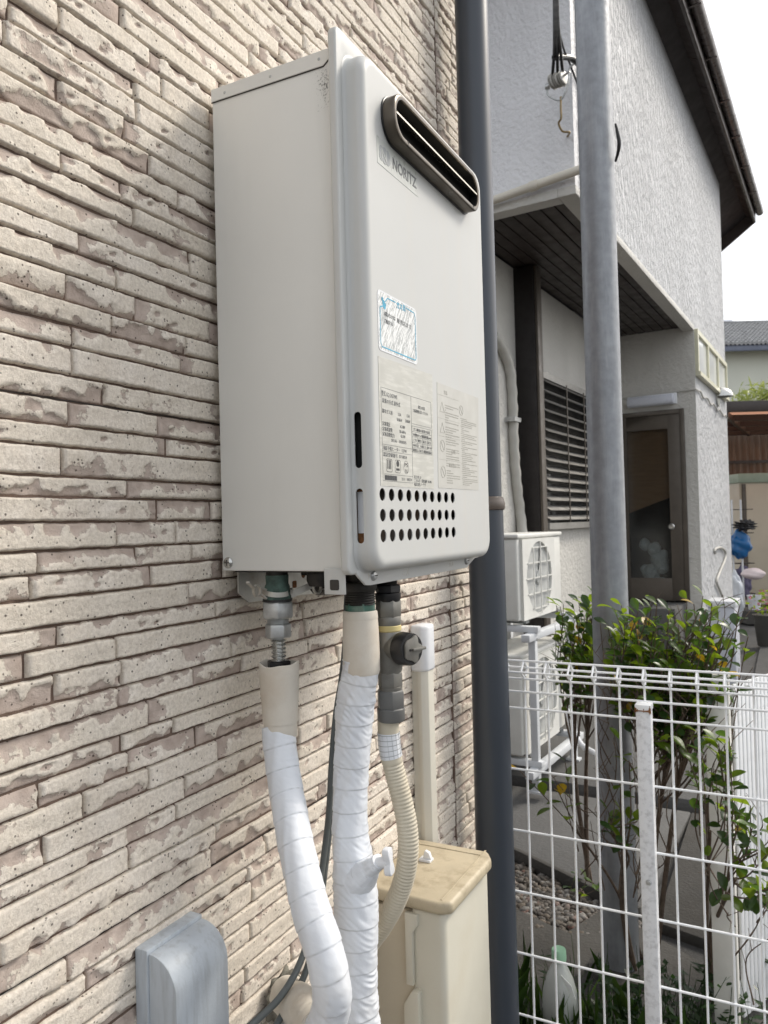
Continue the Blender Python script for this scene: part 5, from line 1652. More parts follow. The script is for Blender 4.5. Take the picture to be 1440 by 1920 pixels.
# ------------------------------------------------------------------ air-conditioner outdoor units on a rack
def make_ac(z0, z1, label):
    r_ = house_thing('outdoor_unit', label, 'air conditioner', 'outdoor units stacked on the white rack')
    xa, xb, ya, yb = -1.84, -1.56, 3.97, 4.70
    h_ = z1 - z0
    MB().box(xa, xb, ya, yb, z0 + 0.02, z1 - 0.025).build('case', 'ac_white', r_, bevel=0.012, bseg=3)
    MB().box(xa - 0.008, xb + 0.010, ya - 0.008, yb + 0.008, z1 - 0.0245, z1).build('top_cover', 'ac_white', r_, bevel=0.008, bseg=3)
    n_ = 13
    sm_ = MB().box(-0.078, 0.078, -0.004, 0.0015, -0.009, 0.009).mesh('side_slot')
    sm_.materials.append(M['ac_dark'])
    for i in range(n_):
        o_ = bpy.data.objects.new('side_slot', sm_)
        LINK(o_)
        o_.parent = r_
        o_.location = (xa + 0.115, ya - 0.0005, z0 + 0.05 + (h_ - 0.12) * i / (n_ - 1))
    # raised front panel with the fan opening
    fy, fz, fr_ = ya + 0.30, z0 + h_ * 0.49, h_ * 0.415
    ring_o, ring_i = [], []
    for k_ in range(48):
        a = 2 * math.pi * k_ / 48
        ring_i.append((fy + fr_ * math.cos(a), fz + fr_ * math.sin(a)))
    sq = []
    hy_, hz_ = 0.265, h_ * 0.45
    for k_ in range(48):
        a = 2 * math.pi * k_ / 48
        c_, s_ = math.cos(a), math.sin(a)
        m_ = 1 / max(abs(c_), abs(s_))
        sq.append((fy + hy_ * max(-1, min(1, c_ * m_)), fz + hz_ * max(-1, min(1, s_ * m_))))
    V_ = [(xb + 0.018, a, b) for a, b in sq] + [(xb + 0.018, a, b) for a, b in ring_i] + [(xb - 0.001, a, b) for a, b in sq] + [(xb + 0.0, a, b) for a, b in ring_i]
    F_ = []
    for k_ in range(48):
        k2 = (k_ + 1) % 48
        F_ += [(k_, k2, 48 + k2, 48 + k_), (k_, 96 + k_, 96 + k2, k2), (48 + k_, 48 + k2, 144 + k2, 144 + k_)]
    MB().add(V_, F_).build('fan_panel', 'ac_white', r_)
    MB().lathe([(fr_ - 0.002, 0.0), (fr_ - 0.002, 0.003)], (xb + 0.0005, fy, fz), 'x', 40).build('fan_opening', 'ac_fin', r_)
    fan = MB()
    for k_ in range(3):
        a0 = k_ * 2.094 + 0.4
        fan.add([(xb + 0.004 + 0.006 * (j > 2), fy + rr_ * math.cos(a0 + da), fz + rr_ * math.sin(a0 + da)) for j, (rr_, da) in enumerate(((0.03, 0.0), (fr_ * 0.6, -0.15), (fr_ * 0.93, 0.05), (fr_ * 0.93, 1.0), (fr_ * 0.6, 0.95), (0.03, 1.0)))], [(0, 1, 2, 3, 4, 5)])
    fan.lathe([(0.04, 0.0), (0.04, 0.012), (0.0, 0.014)], (xb + 0.003, fy, fz), 'x', 20)
    fan.build('fan', 'ac_fin', r_)
    for i in range(-2, 3):
        z_ = fz + i * fr_ * 0.42
        w_ = math.sqrt(max(0, fr_ ** 2 - (z_ - fz) ** 2))
        MB().box(xb + 0.016, xb + 0.022, fy - w_ - 0.01, fy + w_ + 0.01, z_ - 0.0035, z_ + 0.0035).build('guard_bar', 'ac_white', r_)
    for i in range(-1, 2):
        y_ = fy + i * fr_ * 0.55
        w_ = math.sqrt(max(0, fr_ ** 2 - (y_ - fy) ** 2))
        MB().box(xb + 0.0225, xb + 0.027, y_ - 0.0035, y_ + 0.0035, fz - w_, fz + w_).build('guard_bar', 'ac_white', r_)
    for y_ in (ya + 0.08, yb - 0.12):
        MB().box(xa - 0.01, xb + 0.01, y_, y_ + 0.05, z0, z0 + 0.0195).build('foot', 'ac_dark', r_)
    return r_


make_ac(0.955, 1.45, 'cream air-conditioner outdoor unit, upper of the two on the rack')
make_ac(0.225, 0.79, 'cream air-conditioner outdoor unit, lower of the two on the rack')
rk = house_thing('unit_rack', 'white steel rack carrying two stacked outdoor units', 'rack')
for x_ in (-1.90, -1.50):
    for y_ in (4.01, 4.66):
        MB().box(x_ - 0.02, x_ + 0.02, y_ - 0.02, y_ + 0.02, 0.05, 0.93).build('leg', 'rack_white', rk, bevel=0.003)
        MB().box(x_ - 0.04, x_ + 0.04, y_ - 0.03, y_ + 0.03, 0.0502, 0.062).build('foot_plate', 'rack_white', rk)
for z_ in (0.19, 0.915):
    for y_ in (4.01, 4.66):
        MB().box(-1.94, -1.46, y_ - 0.023, y_ + 0.023, z_, z_ + 0.034).build('cross_rail', 'rack_white', rk, bevel=0.003)
    for x_ in (-1.90, -1.50):
        MB().box(x_ - 0.024, x_ + 0.024, 3.90, 4.80, z_ - 0.04, z_ - 0.001).build('side_rail', 'rack_white', rk, bevel=0.003)
bl = MB()
for y_ in (4.01, 4.66):
    bl.lathe([(0.009, 0), (0.009, 0.006), (0.0, 0.007)], (-1.4795, y_, 0.88), 'x', 8)
bl.build('bolt', 'galv', rk, kind='stuff')
# line-set conduit on the recessed wall and drain hose
cd = house_thing('refrigerant_conduit', 'cream wrapped conduit climbing the recessed wall beside the dark post', 'conduit')
q = [(-2.0200, 4.8254, 2.7762), (-2.0200, 4.9329, 2.7351), (-2.0200, 5.0329, 2.6683), (-2.0200, 5.1132, 2.5617), (-2.0200, 5.1362, 2.3387), (-2.0200, 5.1361, 2.0747), (-2.0200, 5.1664, 1.8123), (-2.0200, 5.2207, 1.5857), (-2.0000, 5.2088, 1.4335)]
MB().tube(spline(q, 0.03), 0.036, 14, True, True, lambda i, s, a: 0.003 * math.sin(s * 55 + a)).build('wrapped_line', 'conduit', cd)
mq = (-2.0000, 5.1178, 2.2331)
MB().box(X0 + 0.0005, X0 + 0.075, mq[1] - 0.06, mq[1] + 0.06, mq[2] - 0.015, mq[2] + 0.015).build('strap', 'galv', cd)
dr = [(-0.5250, 3.6271, 0.4431), (-0.4810, 3.5956, 0.3343), (-0.4261, 3.5690, 0.2636), (-0.3313, 3.5061, 0.2416), (-0.2356, 3.4440, 0.1991)]
tag(MB().tube(spline(dr, 0.03), 0.016, 10).build('drain_hose', 'white_plastic'), 'thin white drain hose curving away from the lower outdoor unit', 'hose')
# ------------------------------------------------------------------ side wall details of the house
hs2 = [(-1.2350, 8.7580, 1.1251), (-1.2350, 8.7678, 1.1695), (-1.2350, 9.1970, 1.1695), (-1.2350, 9.5199, 1.1084), (-1.2350, 9.4558, 1.0209), (-1.2350, 9.0582, 0.9147), (-1.2350, 8.8059, 0.8300), (-1.2350, 8.9769, 0.7310), (-1.2350, 9.2321, 0.6094)]
MB().tube(spline(hs2, 0.02), 0.013, 10).build('wall_hose', 'conduit', house)
ub = empty('utility_cabinet', HO, TH)
tag(ub, 'low grey utility cabinet with a white lid by the house corner', 'cabinet')
u = (-1.0166, 7.4622, 0.7601)
MB().box(u[0] - 0.10, u[0] + 0.12, u[1] - 0.10, u[1] + 0.20, 0.0, u[2] - 0.045).build('body', 'lamp_plastic', ub, bevel=0.008)
MB().box(u[0] - 0.115, u[0] + 0.135, u[1] - 0.115, u[1] + 0.215, u[2] - 0.0445, u[2] + 0.012).build('lid', 'white_plastic', ub, bevel=0.012)

# ------------------------------------------------------------------ far yard (frame: x to the viewer's right, y away)
FR = (0.6224, -0.7569, 0.0)
FA = R(27.53)


def far_thing(name, label, cat, group=None):
    return tag(empty(name, FR, FA), label, cat, group)


mat('carport_panel', (0.42, 0.22, 0.15), 0.4, 0.1, 3)
MATS['carport_panel'] = leaf_material('carport_sheet', (0.40, 0.20, 0.13), (0.62, 0.33, 0.22))
mat('corrugated_brown', (0.16, 0.105, 0.075), 0.6, 0.2, 3, dirt=(0.26, 0.20, 0.15), dirt_amt=0.6, dscale=4, dstretch=(6, 6, 0.2))
mat('shed_beige', (0.50, 0.45, 0.35), 0.5, 0.05, 3)
mat('shed_green', (0.30, 0.38, 0.30), 0.5)
mat('far_wall', (0.66, 0.67, 0.58), 0.7, 0.03, 1)
mat('roof_tile', (0.25, 0.25, 0.25), 0.55, 0.25, 6)
mat('far_gutter', (0.16, 0.18, 0.24), 0.4)
mat('blue_bag', (0.008, 0.10, 0.27), 0.4, 0.15, 12)
mat('purple_cloth', (0.10, 0.09, 0.15), 0.8, 0.2, 20)
mat('cushion', (0.72, 0.62, 0.62), 0.7, 0.05, 10)
mat('sheet_plastic', (0.55, 0.58, 0.62), 0.35, 0.08, 8)
mat('pink', (0.60, 0.22, 0.30), 0.7, 0.3, 20)

cpo = far_thing('carport', 'brown carport with ribbed reddish roof sheets beside the house', 'carport')
b0, b1 = (4.9248, 11.1748, 3.1821), (5.6011, 11.1773, 3.0254)
zt_, zb_ = b0[2], b1[2]
cx0, cx1 = b0[0] - 0.6, b1[0] + 2.5
MB().box(cx0, cx1, 11.2, 11.27, zb_, zt_).build('front_beam', 'eave_brown', cpo, bevel=0.008)
zf = (6.8876, 14.5770, 3.0691)
ys_ = [11.3, 12.1, 12.95, 13.8, 14.6]
for i in range(4):
    za = zb_ + (zf[2] - zb_) * (ys_[i] - 11.3) / 3.3 + 0.06
    zb2 = zb_ + (zf[2] - zb_) * (ys_[i + 1] - 11.3) / 3.3 + 0.06
    V_, F_ = [], []
    for j in range(41):
        x_ = cx0 + (cx1 - cx0) * j / 40
        for (yy_, zq) in ((ys_[i], za), (ys_[i + 1] - 0.02, zb2)):
            V_.append((x_, yy_, zq))
    for (yy_, zq) in ((ys_[i], za + 0.012), (ys_[i + 1] - 0.02, zb2 + 0.012)):
        pass
    F_ = [(2 * j, 2 * j + 2, 2 * j + 3, 2 * j + 1) for j in range(40)]
    MB().add(V_, F_).build('roof_sheet', 'carport_panel', cpo)
    MB().box(cx0, cx1, ys_[i + 1] - 0.06, ys_[i + 1] + 0.02, zb2 - 0.10, zb2 - 0.006).build('purlin', 'eave_brown', cpo)
rf0, rf1 = (5.0421, 11.2775, 3.0156), (6.8904, 14.4772, 3.0572)
MB().bar((rf0[0], 11.3, zb_ - 0.02), (rf1[0], 14.5, zf[2] - 0.02), 0.06, 0.09).build('rafter', 'eave_brown', cpo)
MB().bar((rf0[0] + 1.6, 11.3, zb_ - 0.02), (rf1[0] + 1.6, 14.5, zf[2] - 0.02), 0.06, 0.09).build('rafter', 'eave_brown', cpo)
for x_ in (rf0[0] + 1.6, rf0[0] + 3.0):
    MB().box(x_ - 0.04, x_ + 0.04, 11.2, 11.28, 0, zb_ - 0.001).build('post', 'eave_brown', cpo)
cwl = far_thing('corrugated_wall', 'weathered brown corrugated wall under the carport', 'wall')
w0 = (6.4777, 14.6772, 3.0612)
V_, F_ = [], []
n_ = 160
for j in range(n_ + 1):
    x_ = w0[0] - 0.6 + 5.0 * j / n_
    yy_ = 14.75 + 0.02 * math.sin(j * 1.6)
    V_ += [(x_, yy_, 0.0), (x_, yy_, w0[2] + 0.1)]
F_ = [(2 * j, 2 * j + 2, 2 * j + 3, 2 * j + 1) for j in range(n_)]
MB().add(V_, F_, True).build('sheet', 'corrugated_brown', cwl)
MB().box(w0[0] - 0.6, w0[0] + 4.4, 14.70, 14.725, w0[2] - 0.55, w0[2] - 0.50).build('batten', 'eave_brown', cwl)
shd = far_thing('storage_shed', 'beige metal storage shed with a pale green top rail', 'shed')
s0, s1 = (6.0070, 12.9907, 2.2030), (6.0752, 12.9929, 2.0666)
MB().box(s0[0], s0[0] + 2.2, 13.05, 14.4, 0.0, s1[2]).build('body', 'shed_beige', shd)
MB().box(s0[0] - 0.03, s0[0] + 2.25, 13.0, 14.45, s1[2] + 0.001, s0[2] + 0.02).build('top_rail', 'shed_green', shd, bevel=0.01)
MB().box(s0[0] + 0.04, s0[0] + 0.09, 13.01, 13.045, 0.1, s1[2] - 0.02).build('door_stile', 'bronze_frame', shd)
for i in range(2):
    MB().box(s0[0] + 0.10 + i * 0.98, s0[0] + 1.06 + i * 0.98, 13.02, 13.045, 0.10, s1[2] - 0.03).build('door_panel', 'shed_beige', shd, bevel=0.006)
MB().box(s0[0] - 0.02, s0[0] + 2.2, 13.0, 13.04, 0.02, 0.09).build('sill', 'shed_beige', shd)

fh = far_thing('distant_house', 'pale house with a grey tiled roof beyond the carport', 'house')
h0, h1 = (8.7337, 19.9328, 5.8682), (11.4670, 22.7139, 7.0668)
MB().box(h0[0] - 3, h0[0] + 9, 20.4, 27, 0.0, h0[2] + 0.02).build('wall', 'far_wall', fh)
MB().box(h0[0] - 3.3, h0[0] + 9.3, 19.9, 20.0, h0[2] - 0.10, h0[2] + 0.06).build('gutter', 'far_gutter', fh, bevel=0.02)
MB().box(h0[0] - 3.3, h0[0] + 9.3, 20.0005, 20.4, h0[2] + 0.0, h0[2] + 0.05).build('soffit', 'far_wall', fh)
rz1 = h1[2] + 0.05
V_, F_ = [], []
rows, colsn = 12, 450
for i in range(rows):
    ya_, yb_ = 19.9 + (22.9 - 19.9) * i / rows, 19.9 + (22.9 - 19.9) * (i + 1) / rows
    za_, zb2 = h0[2] + 0.07 + (rz1 - h0[2]) * i / rows, h0[2] + 0.07 + (rz1 - h0[2]) * (i + 1) / rows
    base = len(V_)
    for j in range(colsn + 1):
        x_ = h0[0] - 3.3 + 12.6 * j / colsn
        wv = 0.022 * math.sin(j * math.pi * 2 / 4 + (i % 2) * math.pi)
        V_ += [(x_, ya_ - 0.05, za_ - 0.02 + wv), (x_, ya_ - 0.05, za_ + 0.06 + wv), (x_, yb_, zb2 + 0.01 + wv)]
    for j in range(colsn):
        a_ = base + j * 3
        F_ += [(a_, a_ + 3, a_ + 4, a_ + 1), (a_ + 1, a_ + 4, a_ + 5, a_ + 2)]
MB().add(V_, F_, False).build('roof_tiles', 'roof_tile', fh, kind='stuff')
MB().prism([(19.95, h0[2] + 0.045), (22.9, rz1 + 0.02), (25.9, h0[2] + 0.045)], h0[0] - 3.2, h0[0] + 9.2, 'yz').build('roof', 'roof_dark', fh)
MB().box(h0[0] - 3.3, h0[0] + 9.3, 22.8, 23.05, rz1 + 0.02, rz1 + 0.16).build('ridge', 'roof_tile', fh, bevel=0.03)
rr0, rr1 = (10.2568, 22.9088, 7.3877), (10.6180, 22.9112, 7.2354)
MB().box(rr0[0] - 0.3, rr1[0], 23.1, 23.5, rz1 - 0.05, rr0[2]).build('rooftop_tank', 'lamp_plastic', fh, bevel=0.02)

# garden plant with spiky leaves over the carport
gp = far_thing('spiky_tree', 'yellow-green spiky-leaved tree rising behind the carport beam', 'tree')
t0 = (8.1234, 16.4614, 4.0588)
MB().tube([(t0[0], 16.5, 0), (t0[0] + 0.05, 16.5, 2.0), (t0[0], 16.5, t0[2] - 0.05)], [0.09, 0.07, 0.05], 10).build('trunk', 'twig', gp)
cr = MB()
for i in range(420):
    c_ = Vector((t0[0] + rng.gauss(0, 0.26), 16.5 + rng.gauss(0, 0.26), t0[2] - 0.08 + rng.gauss(0, 0.13)))
    d_ = Vector((rng.gauss(0, 1), rng.gauss(0, 1), rng.gauss(0.5, 0.6))).normalized()
    s_ = d_.cross(Vector((rng.gauss(0, 1), rng.gauss(0, 1), rng.gauss(0, 1)))).normalized() * 0.016
    L_ = rng.uniform(0.12, 0.26)
    cr.add([c_ - s_, c_ + s_, c_ + d_ * L_ * 0.6 + s_ * 0.9, c_ + d_ * L_, c_ + d_ * L_ * 0.6 - s_ * 0.9], [(0, 1, 2, 3, 4)])
cr.build('crown', 'palm_leaf', gp)


# odds and ends stored at the house corner
def blob(name, c, sx, sy, sz, material, seed, amp=0.25, freq=5.0):
    bm = bmesh.new()
    bmesh.ops.create_icosphere(bm, subdivisions=4, radius=1.0)
    g = random.Random(seed)
    p_ = [g.uniform(0, 6) for _ in range(6)]
    for v in bm.verts:
        d = v.co.copy()
        q_ = 1 + amp * math.sin(d.x * freq + p_[0]) * math.sin(d.y * freq + p_[1]) + amp * 0.6 * math.sin(d.z * freq * 1.6 + d.x * 3 + p_[2])
        v.co = Vector((d.x * sx * q_, d.y * sy * q_, d.z * sz * q_)) + Vector(c)
    me_ = bpy.data.meshes.new(name)
    bm.to_mesh(me_)
    bm.free()
    me_.polygons.foreach_set('use_smooth', [True] * len(me_.polygons))
    o_ = obj(name, me_, material)
    o_.location, o_.rotation_euler = FR, (0, 0, FA)
    return o_


tag(blob('blue_sack', (5.1333, 11.2084, 1.0894), 0.15, 0.14, 0.20, 'blue_bag', 2, 0.16), 'bright blue sack hanging by the house corner', 'sack')
tag(blob('black_bundle', (5.1790, 11.1038, 1.3744), 0.13, 0.07, 0.06, 'plastic_black', 3, 0.45, 8), 'black strap bundle above the blue sack', 'bundle')
tag(blob('purple_cloth', (5.2578, 11.4174, 0.5300), 0.13, 0.1, 0.24, 'purple_cloth', 4, 0.12, 7), 'dark purple cloth draped below the blue sack', 'cloth')
tag(blob('white_cushion', (5.2282, 11.0149, 0.6823), 0.16, 0.14, 0.085, 'cushion', 5, 0.06, 4), 'pale folded cushion beside the purple cloth', 'cushion')
tag(blob('plastic_sheet', (4.6913, 10.4188, 0.4332), 0.085, 0.16, 0.33, 'sheet_plastic', 6, 0.12, 6), 'grey plastic sheet draped at the foot of the house corner', 'sheet')
sr = far_thing('storage_rack', 'thin pipe storage rack by the house corner', 'rack')
r0, r1 = (5.0825, 11.3007, 1.5717), (5.2151, 11.3007, 1.5682)
for x_ in (r0[0], r1[0]):
    MB().tube([(x_, 11.3, 0.0), (x_, 11.3, 1.75)], 0.014, 8).build('upright', 'rack_white', sr)
for z_ in (0.35, 0.8, 1.25, 1.6):
    MB().box(r0[0] - 0.05, r1[0] + 0.25, 11.45, 11.6, z_, z_ + 0.012).build('shelf', 'dark_post', sr)
bk = far_thing('white_bucket', 'small white bucket on the ground near the pink flowers', 'bucket')
k0 = (5.2256, 11.0212, 0.2876)
MB().lathe([(0.075, k0[2] - 0.11), (0.095, k0[2] + 0.08), (0.10, k0[2] + 0.09), (0.092, k0[2] + 0.09), (0.075, k0[2] - 0.09)], (k0[0], 11.0, 0), 'z', 20).build('pail', 'white_plastic', bk)
MB().box(k0[0] - 0.2, k0[0] + 0.5, 10.8, 11.4, 0.0, k0[2] - 0.112).build('stand', 'concrete_dark', bk)
fl = far_thing('flower_pot', 'pot of small pink flowers at the right edge', 'flowers')
f0 = (4.4063, 9.0171, 0.5273)
MB().lathe([(0.10, 0.0), (0.14, f0[2] - 0.18), (0.15, f0[2] - 0.17), (0.0, f0[2] - 0.18)], (f0[0], 9.0, 0), 'z', 20).build('pot', 'concrete_dark', fl)
fb, fg = MB(), MB()
for i in range(120):
    c_ = Vector((f0[0] + rng.gauss(0, 0.085), 9.0 + rng.gauss(0, 0.09), f0[2] + rng.uniform(-0.2, 0.13)))
    d_ = Vector((rng.gauss(0, 1), rng.gauss(0, 1), rng.gauss(0, 1))).normalized()
    e_ = d_.cross(Vector((0.3, 0.5, 0.8))).normalized()
    s_ = rng.uniform(0.014, 0.028)
    (fb if i % 3 == 0 else fg).add([c_ + d_ * s_, c_ + e_ * s_, c_ - d_ * s_, c_ - e_ * s_], [(0, 1, 2, 3)])
fb.build('blossom', 'pink', fl, kind='stuff')
fg.build('leaves', 'leaf_a', fl, kind='stuff')

# ------------------------------------------------------------------ shrubs
def leaf_mesh(name, L, W, curl, material, fold=0.25):
    V_, F_ = [], []
    prof_ = [(0.0, 0.03), (0.12, 0.22), (0.3, 0.66), (0.5, 0.96), (0.68, 1.0), (0.84, 0.76), (0.95, 0.36), (1.0, 0.02)]
    for t_, w_ in prof_:
        z_ = -curl * L * t_ * t_
        for s_ in (-1, -0.5, 0, 0.5, 1):
            V_.append((s_ * w_ * W / 2, t_ * L, z_ + fold * abs(s_) * w_ * W / 2))
    for i in range(len(prof_) - 1):
        for j in range(4):
            a_ = i * 5 + j
            F_.append((a_, a_ + 1, a_ + 6, a_ + 5))
    me_ = bpy.data.meshes.new(name)
    me_.from_pydata(V_, [], F_)
    me_.polygons.foreach_set('use_smooth', [True] * len(me_.polygons))
    me_.materials.append(M[material])
    return me_


LEAVES = [leaf_mesh('leaf', 0.044, 0.029, 0.18, 'leaf_a'), leaf_mesh('leaf', 0.050, 0.026, 0.35, 'leaf_a'), leaf_mesh('leaf', 0.040, 0.025, 0.1, 'leaf_a'), leaf_mesh('leaf', 0.046, 0.026, 0.3, 'leaf_b'), leaf_mesh('leaf', 0.042, 0.024, 0.15, 'leaf_b'), leaf_mesh('leaf', 0.038, 0.025, 0.45, 'leaf_b')]
YELLOW = leaf_mesh('leaf', 0.046, 0.028, 0.25, 'leaf_yellow')
srng = random.Random(21)


PENDING = []


def put_leaf(root, pos, d, size, kind=None):
    me_ = kind or srng.choice(LEAVES)
    y_ = d.normalized()
    x_ = y_.cross(Vector((srng.gauss(0, 0.35), srng.gauss(0, 0.35), 1))).normalized()
    z_ = x_.cross(y_)
    PENDING.append((Matrix(((x_.x, y_.x, z_.x, pos.x), (x_.y, y_.y, z_.y, pos.y), (x_.z, y_.z, z_.z, pos.z), (0, 0, 0, 1))) @ Matrix.Scale(size, 4), me_))


def flush_leaves(root):
    """the 300 leaves nearest the viewer are parts of their own, the others one mass."""
    eye = cam.matrix_world.translation - root.location
    PENDING.sort(key=lambda q_: (q_[0].translation - eye).length)
    for mw, me_ in PENDING[:300]:
        o_ = bpy.data.objects.new('leaf', me_)
        LINK(o_)
        o_.parent = root
        o_.matrix_local = mw
    if len(PENDING) > 300:
        mats_ = []
        V_, F_, I_ = [], [], []
        for mw, me_ in PENDING[300:]:
            m_ = me_.materials[0]
            if m_ not in mats_:
                mats_.append(m_)
            k_ = len(V_)
            V_ += [tuple(mw @ v.co) for v in me_.vertices]
            F_ += [tuple(i + k_ for i in p_.vertices) for p_ in me_.polygons]
            I_ += [mats_.index(m_)] * len(me_.polygons)
        nm = bpy.data.meshes.new('leaves')
        nm.from_pydata(V_, [], F_)
        for m_ in mats_:
            nm.materials.append(m_)
        nm.polygons.foreach_set('material_index', I_)
        nm.polygons.foreach_set('use_smooth', [True] * len(I_))
        obj('leaves', nm, None, root, 'stuff')
    PENDING.clear()


def shrub(name, label, base, tips, leaf_n, bare=0, size=1.0, yellow=0.05, stem_r=0.007, cat='shrub', trunks=3):
    root = empty(name, base)
    tag(root, label, cat)
    mb = MB()
    B_ = Vector(base)
    loc = [Vector(t_) - B_ for t_ in tips]
    groups = sorted(loc, key=lambda v: v.dot(rt0))
    per = max(1, math.ceil(len(groups) / trunks))
    for k_ in range(0, len(groups), per):
        grp = groups[k_:k_ + per]
        cen = sum(grp, Vector()) / len(grp)
        topt = Vector((cen.x * 0.75, cen.y * 0.75, cen.z - 0.20 if cen.z > 0.5 else cen.z * 0.6))
        TR = spline([Vector((srng.gauss(0, 0.012), srng.gauss(0, 0.012), -0.02)), Vector((cen.x * 0.22 + srng.gauss(0, 0.02), cen.y * 0.22 + srng.gauss(0, 0.02), topt.z * 0.5)), topt], 0.03)
        mb.tube(TR, np.linspace(stem_r * 1.5, stem_r * 0.75, len(TR)).tolist(), 8)
        for T_ in grp:
            st = TR[int(len(TR) * srng.uniform(0.62, 0.97))]
            mid = st.lerp(T_, 0.5) + Vector((srng.gauss(0, 0.025), srng.gauss(0, 0.025), srng.uniform(-0.03, 0.01)))
            P = spline([st, mid, T_], 0.014)
            mb.tube(P, np.linspace(stem_r * 0.5, 0.0014, len(P)).tolist(), 6)
            for j in range(leaf_n):
                f_ = 1 - 0.62 * (j / leaf_n) ** 1.1
                i_ = min(len(P) - 1, int(f_ * (len(P) - 1)))
                ax = (P[i_] - P[max(0, i_ - 1)]).normalized()
                a_ = j * 2.4 + srng.uniform(-0.4, 0.4)
                u_ = ax.cross(Vector((0.2, 0.9, 0.3))).normalized()
                w_ = ax.cross(u_)
                out = u_ * math.cos(a_) + w_ * math.sin(a_)
                dirv = ax * srng.uniform(0.35, 1.0) + out * srng.uniform(0.6, 1.0) + Vector((0, 0, srng.uniform(-0.1, 0.5)))
                put_leaf(root, P[i_], dirv, size * srng.uniform(0.7, 1.2), YELLOW if srng.random() < yellow else None)
    for _ in range(bare):
        T_ = srng.choice(loc) + Vector((srng.gauss(0, 0.06), srng.gauss(0, 0.06), srng.gauss(-0.03, 0.05)))
        s_ = Vector((T_.x * 0.75 + srng.gauss(0, 0.04), T_.y * 0.75 + srng.gauss(0, 0.04), T_.z - srng.uniform(0.10, 0.25)))
        P = spline([s_, s_.lerp(T_, 0.5) + Vector((srng.gauss(0, 0.015), srng.gauss(0, 0.015), 0.0)), T_], 0.02)
        mb.tube(P, np.linspace(0.0022, 0.0008, len(P)).tolist(), 5)
        for _k in range(2):
            q_ = P[srng.randrange(len(P))]
            e_ = q_ + Vector((srng.gauss(0, 0.03), srng.gauss(0, 0.03), srng.uniform(0.01, 0.06)))
            mb.tube([q_, q_.lerp(e_, 0.5), e_], [0.0013, 0.001, 0.0006], 4)
    flush_leaves(root)
    mb.build('stems', 'twig', root)
    return root


def cloud(a, b, n_, dz0, dz1, dep_):
    A_, B_ = Vector(a), Vector(b)
    out = []
    for i in range(n_):
        t_ = (i + srng.random()) / n_
        q_ = A_.lerp(B_, t_) + Vector((fw.x, fw.y, 0)).normalized() * srng.uniform(-dep_, dep_)
        out.append(q_ + Vector((0, 0, srng.uniform(dz0, dz1))))
    return out


shrub('evergreen_shrub', 'glossy-leaved evergreen shrub with dry twigs, right of the steel pole', (0.1628, 2.0310, 0.0000),
      cloud((0.1437, 1.6500, 1.1935), (0.4671, 1.7055, 1.2064), 84, -0.13, 0.07, 0.17) + cloud((0.1617, 1.5477, 1.1299), (0.4276, 1.6299, 1.1311), 30, -0.10, 0.03, 0.10) + cloud((0.2437, 1.4799, 1.0045), (0.4318, 1.5217, 0.9968), 14, -0.09, 0.06, 0.08), 8, bare=110, yellow=0.02, size=0.98, trunks=4)
shrub('evergreen_shrub', 'glossy-leaved evergreen shrub left of the steel pole, before the outdoor units', (-0.1535, 2.4911, 0.0000),
      cloud((-0.1274, 2.0728, 1.1777), (0.0217, 2.0376, 1.1862), 24, -0.12, 0.08, 0.10) + cloud((-0.1044, 2.0306, 1.0578), (0.0372, 1.9914, 1.0710), 16, -0.07, 0.05, 0.10), 8, bare=16, yellow=0.02, size=1.08, trunks=2)
shrub('evergreen_shrub', 'drooping evergreen shrub in front of the cream fence post', (0.3602, 1.8617, 0.0000),
      cloud((0.3885, 1.3312, 0.9283), (0.5049, 1.3353, 0.9403), 10, -0.05, 0.05, 0.06) + cloud((0.4852, 1.2718, 0.7647), (0.5604, 1.2543, 0.7831), 7, -0.05, 0.06, 0.06) + cloud((0.5249, 1.1821, 0.6356), (0.5711, 1.1482, 0.7183), 4, -0.08, 0.05, 0.05), 7, bare=26, yellow=0.02, size=1.0, stem_r=0.005)
shrub('sapling', 'small sprig with yellow leaves beside the dark downpipe', (0.1588, 1.9764, 0.0000),
      [(-0.0737, 1.3744, 0.8117), (0.0282, 1.4838, 0.8154), (0.0126, 1.4201, 0.7712)], 5, bare=6, yellow=0.3, stem_r=0.004, cat='sapling', trunks=1, size=1.2)
shrub('sapling', 'thin leafy sapling stem behind the slim fence post', (0.1317, 1.8796, 0.0000),
      [(0.2044, 1.4047, 0.9165), (0.2363, 1.4253, 0.6981), (0.1557, 1.4394, 0.7102), (0.2124, 1.4666, 0.8422), (0.1777, 1.3952, 0.6708)], 6, bare=22, yellow=0.0, stem_r=0.008, cat='sapling', trunks=1)
shrub('seedling', 'tiny bright green seedling on the gravel by the pole', (-0.1516, 2.3422, 0.0000),
      [(-0.0773, 2.0028, 0.2588), (-0.0493, 2.0178, 0.2390), (-0.0294, 2.0283, 0.2289)], 5, yellow=0.0, stem_r=0.003, cat='seedling', trunks=1, size=0.8)

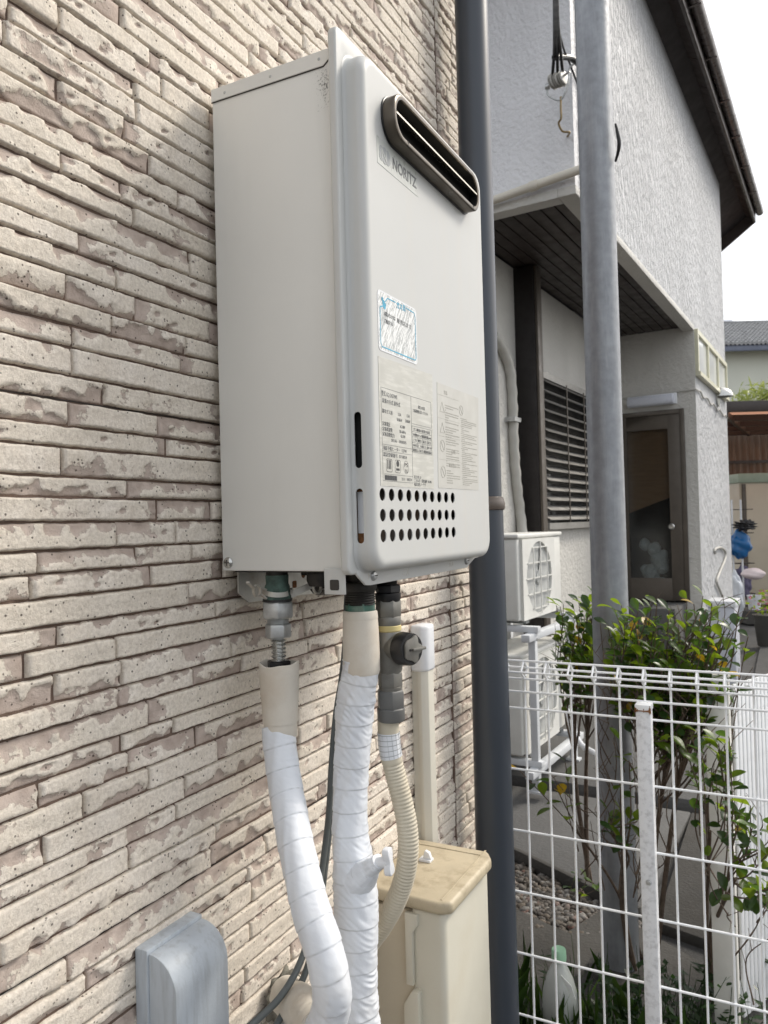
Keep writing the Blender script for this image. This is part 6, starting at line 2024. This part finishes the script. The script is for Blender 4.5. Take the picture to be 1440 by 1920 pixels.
# low weeds and grass at the foot of the fence
gm = MB()
for i in range(260):
    c_ = Vector((0.0465, 1.3926, 0.1494)) + Vector((srng.gauss(0, 0.16), srng.gauss(0, 0.10), 0))
    c_.z = 0.0
    h_ = srng.uniform(0.10, 0.30)
    d_ = Vector((srng.gauss(0, 0.3), srng.gauss(0, 0.3), 1)).normalized()
    b_ = Vector((srng.gauss(0, 1), srng.gauss(0, 1), 0)).normalized()
    s_ = b_.cross(Vector((0, 0, 1))) * srng.uniform(0.0016, 0.0032)
    p0, p1, p2 = c_, c_ + d_ * h_ * 0.55, c_ + d_ * h_ * 0.9 + b_ * h_ * srng.uniform(0.05, 0.35)
    gm.add([p0 - s_, p0 + s_, p1 + s_ * 0.8, p2, p1 - s_ * 0.8], [(0, 1, 2, 3, 4)])
go = gm.build('grass', 'grass', None, kind='stuff')
go['label'] = 'long thin grass growing at the foot of the mesh fence'
wm_ = MB()
for i in range(170):
    c_ = Vector((0.1521, 1.4475, 0.1612)) + Vector((rt0.x, rt0.y, 0)) * srng.uniform(-0.14, 0.38) + Vector((srng.gauss(0, 0.08), srng.gauss(0, 0.10), 0))
    c_.z = 0.0
    top_ = c_ + Vector((srng.gauss(0, 0.04), srng.gauss(0, 0.04), srng.uniform(0.10, 0.26)))
    wm_.tube([c_, c_.lerp(top_, 0.5), top_], [0.0016, 0.0012, 0.0008], 4)
    for k_ in range(5):
        p_ = c_.lerp(top_, srng.uniform(0.4, 1.0))
        d_ = Vector((srng.gauss(0, 1), srng.gauss(0, 1), srng.gauss(0.1, 0.4))).normalized()
        s_ = d_.cross(Vector((0, 0, 1))).normalized()
        L_ = srng.uniform(0.02, 0.045)
        wm_.add([p_, p_ + d_ * L_ * 0.45 + s_ * L_ * 0.22, p_ + d_ * L_, p_ + d_ * L_ * 0.45 - s_ * L_ * 0.22], [(0, 1, 2, 3)])
wo_ = wm_.build('undergrowth', 'weed_leaf', None, kind='stuff')
wo_['label'] = 'dark low leafy weeds around the pole foot'

# plastic bottle among the grass
bt = empty('plastic_bottle', (0.016, 1.40, 0.0))
tag(bt, 'translucent plastic bottle with a pale green cap in the grass', 'bottle')
MB().lathe([(0.040, 0.0), (0.048, 0.012), (0.050, 0.04), (0.047, 0.055), (0.050, 0.07), (0.050, 0.17), (0.047, 0.20), (0.038, 0.235), (0.026, 0.262), (0.017, 0.278), (0.0145, 0.285), (0.0145, 0.298)], (0, 0, 0), 'z', 32).build('bottle_body', 'bottle', bt)
MB().lathe([(0.0200, 0.286), (0.0205, 0.290), (0.0200, 0.314), (0.0185, 0.317), (0.0, 0.317)], (0, 0, 0), 'z', 28).build('cap', 'bottle_cap', bt)
MB().prism([(0.012, 0.262), (0.040, 0.240), (0.052, 0.205), (0.044, 0.212), (0.036, 0.222)], -0.030, -0.028, 'xz').build('torn_wrapper', 'bottle_tear', bt)
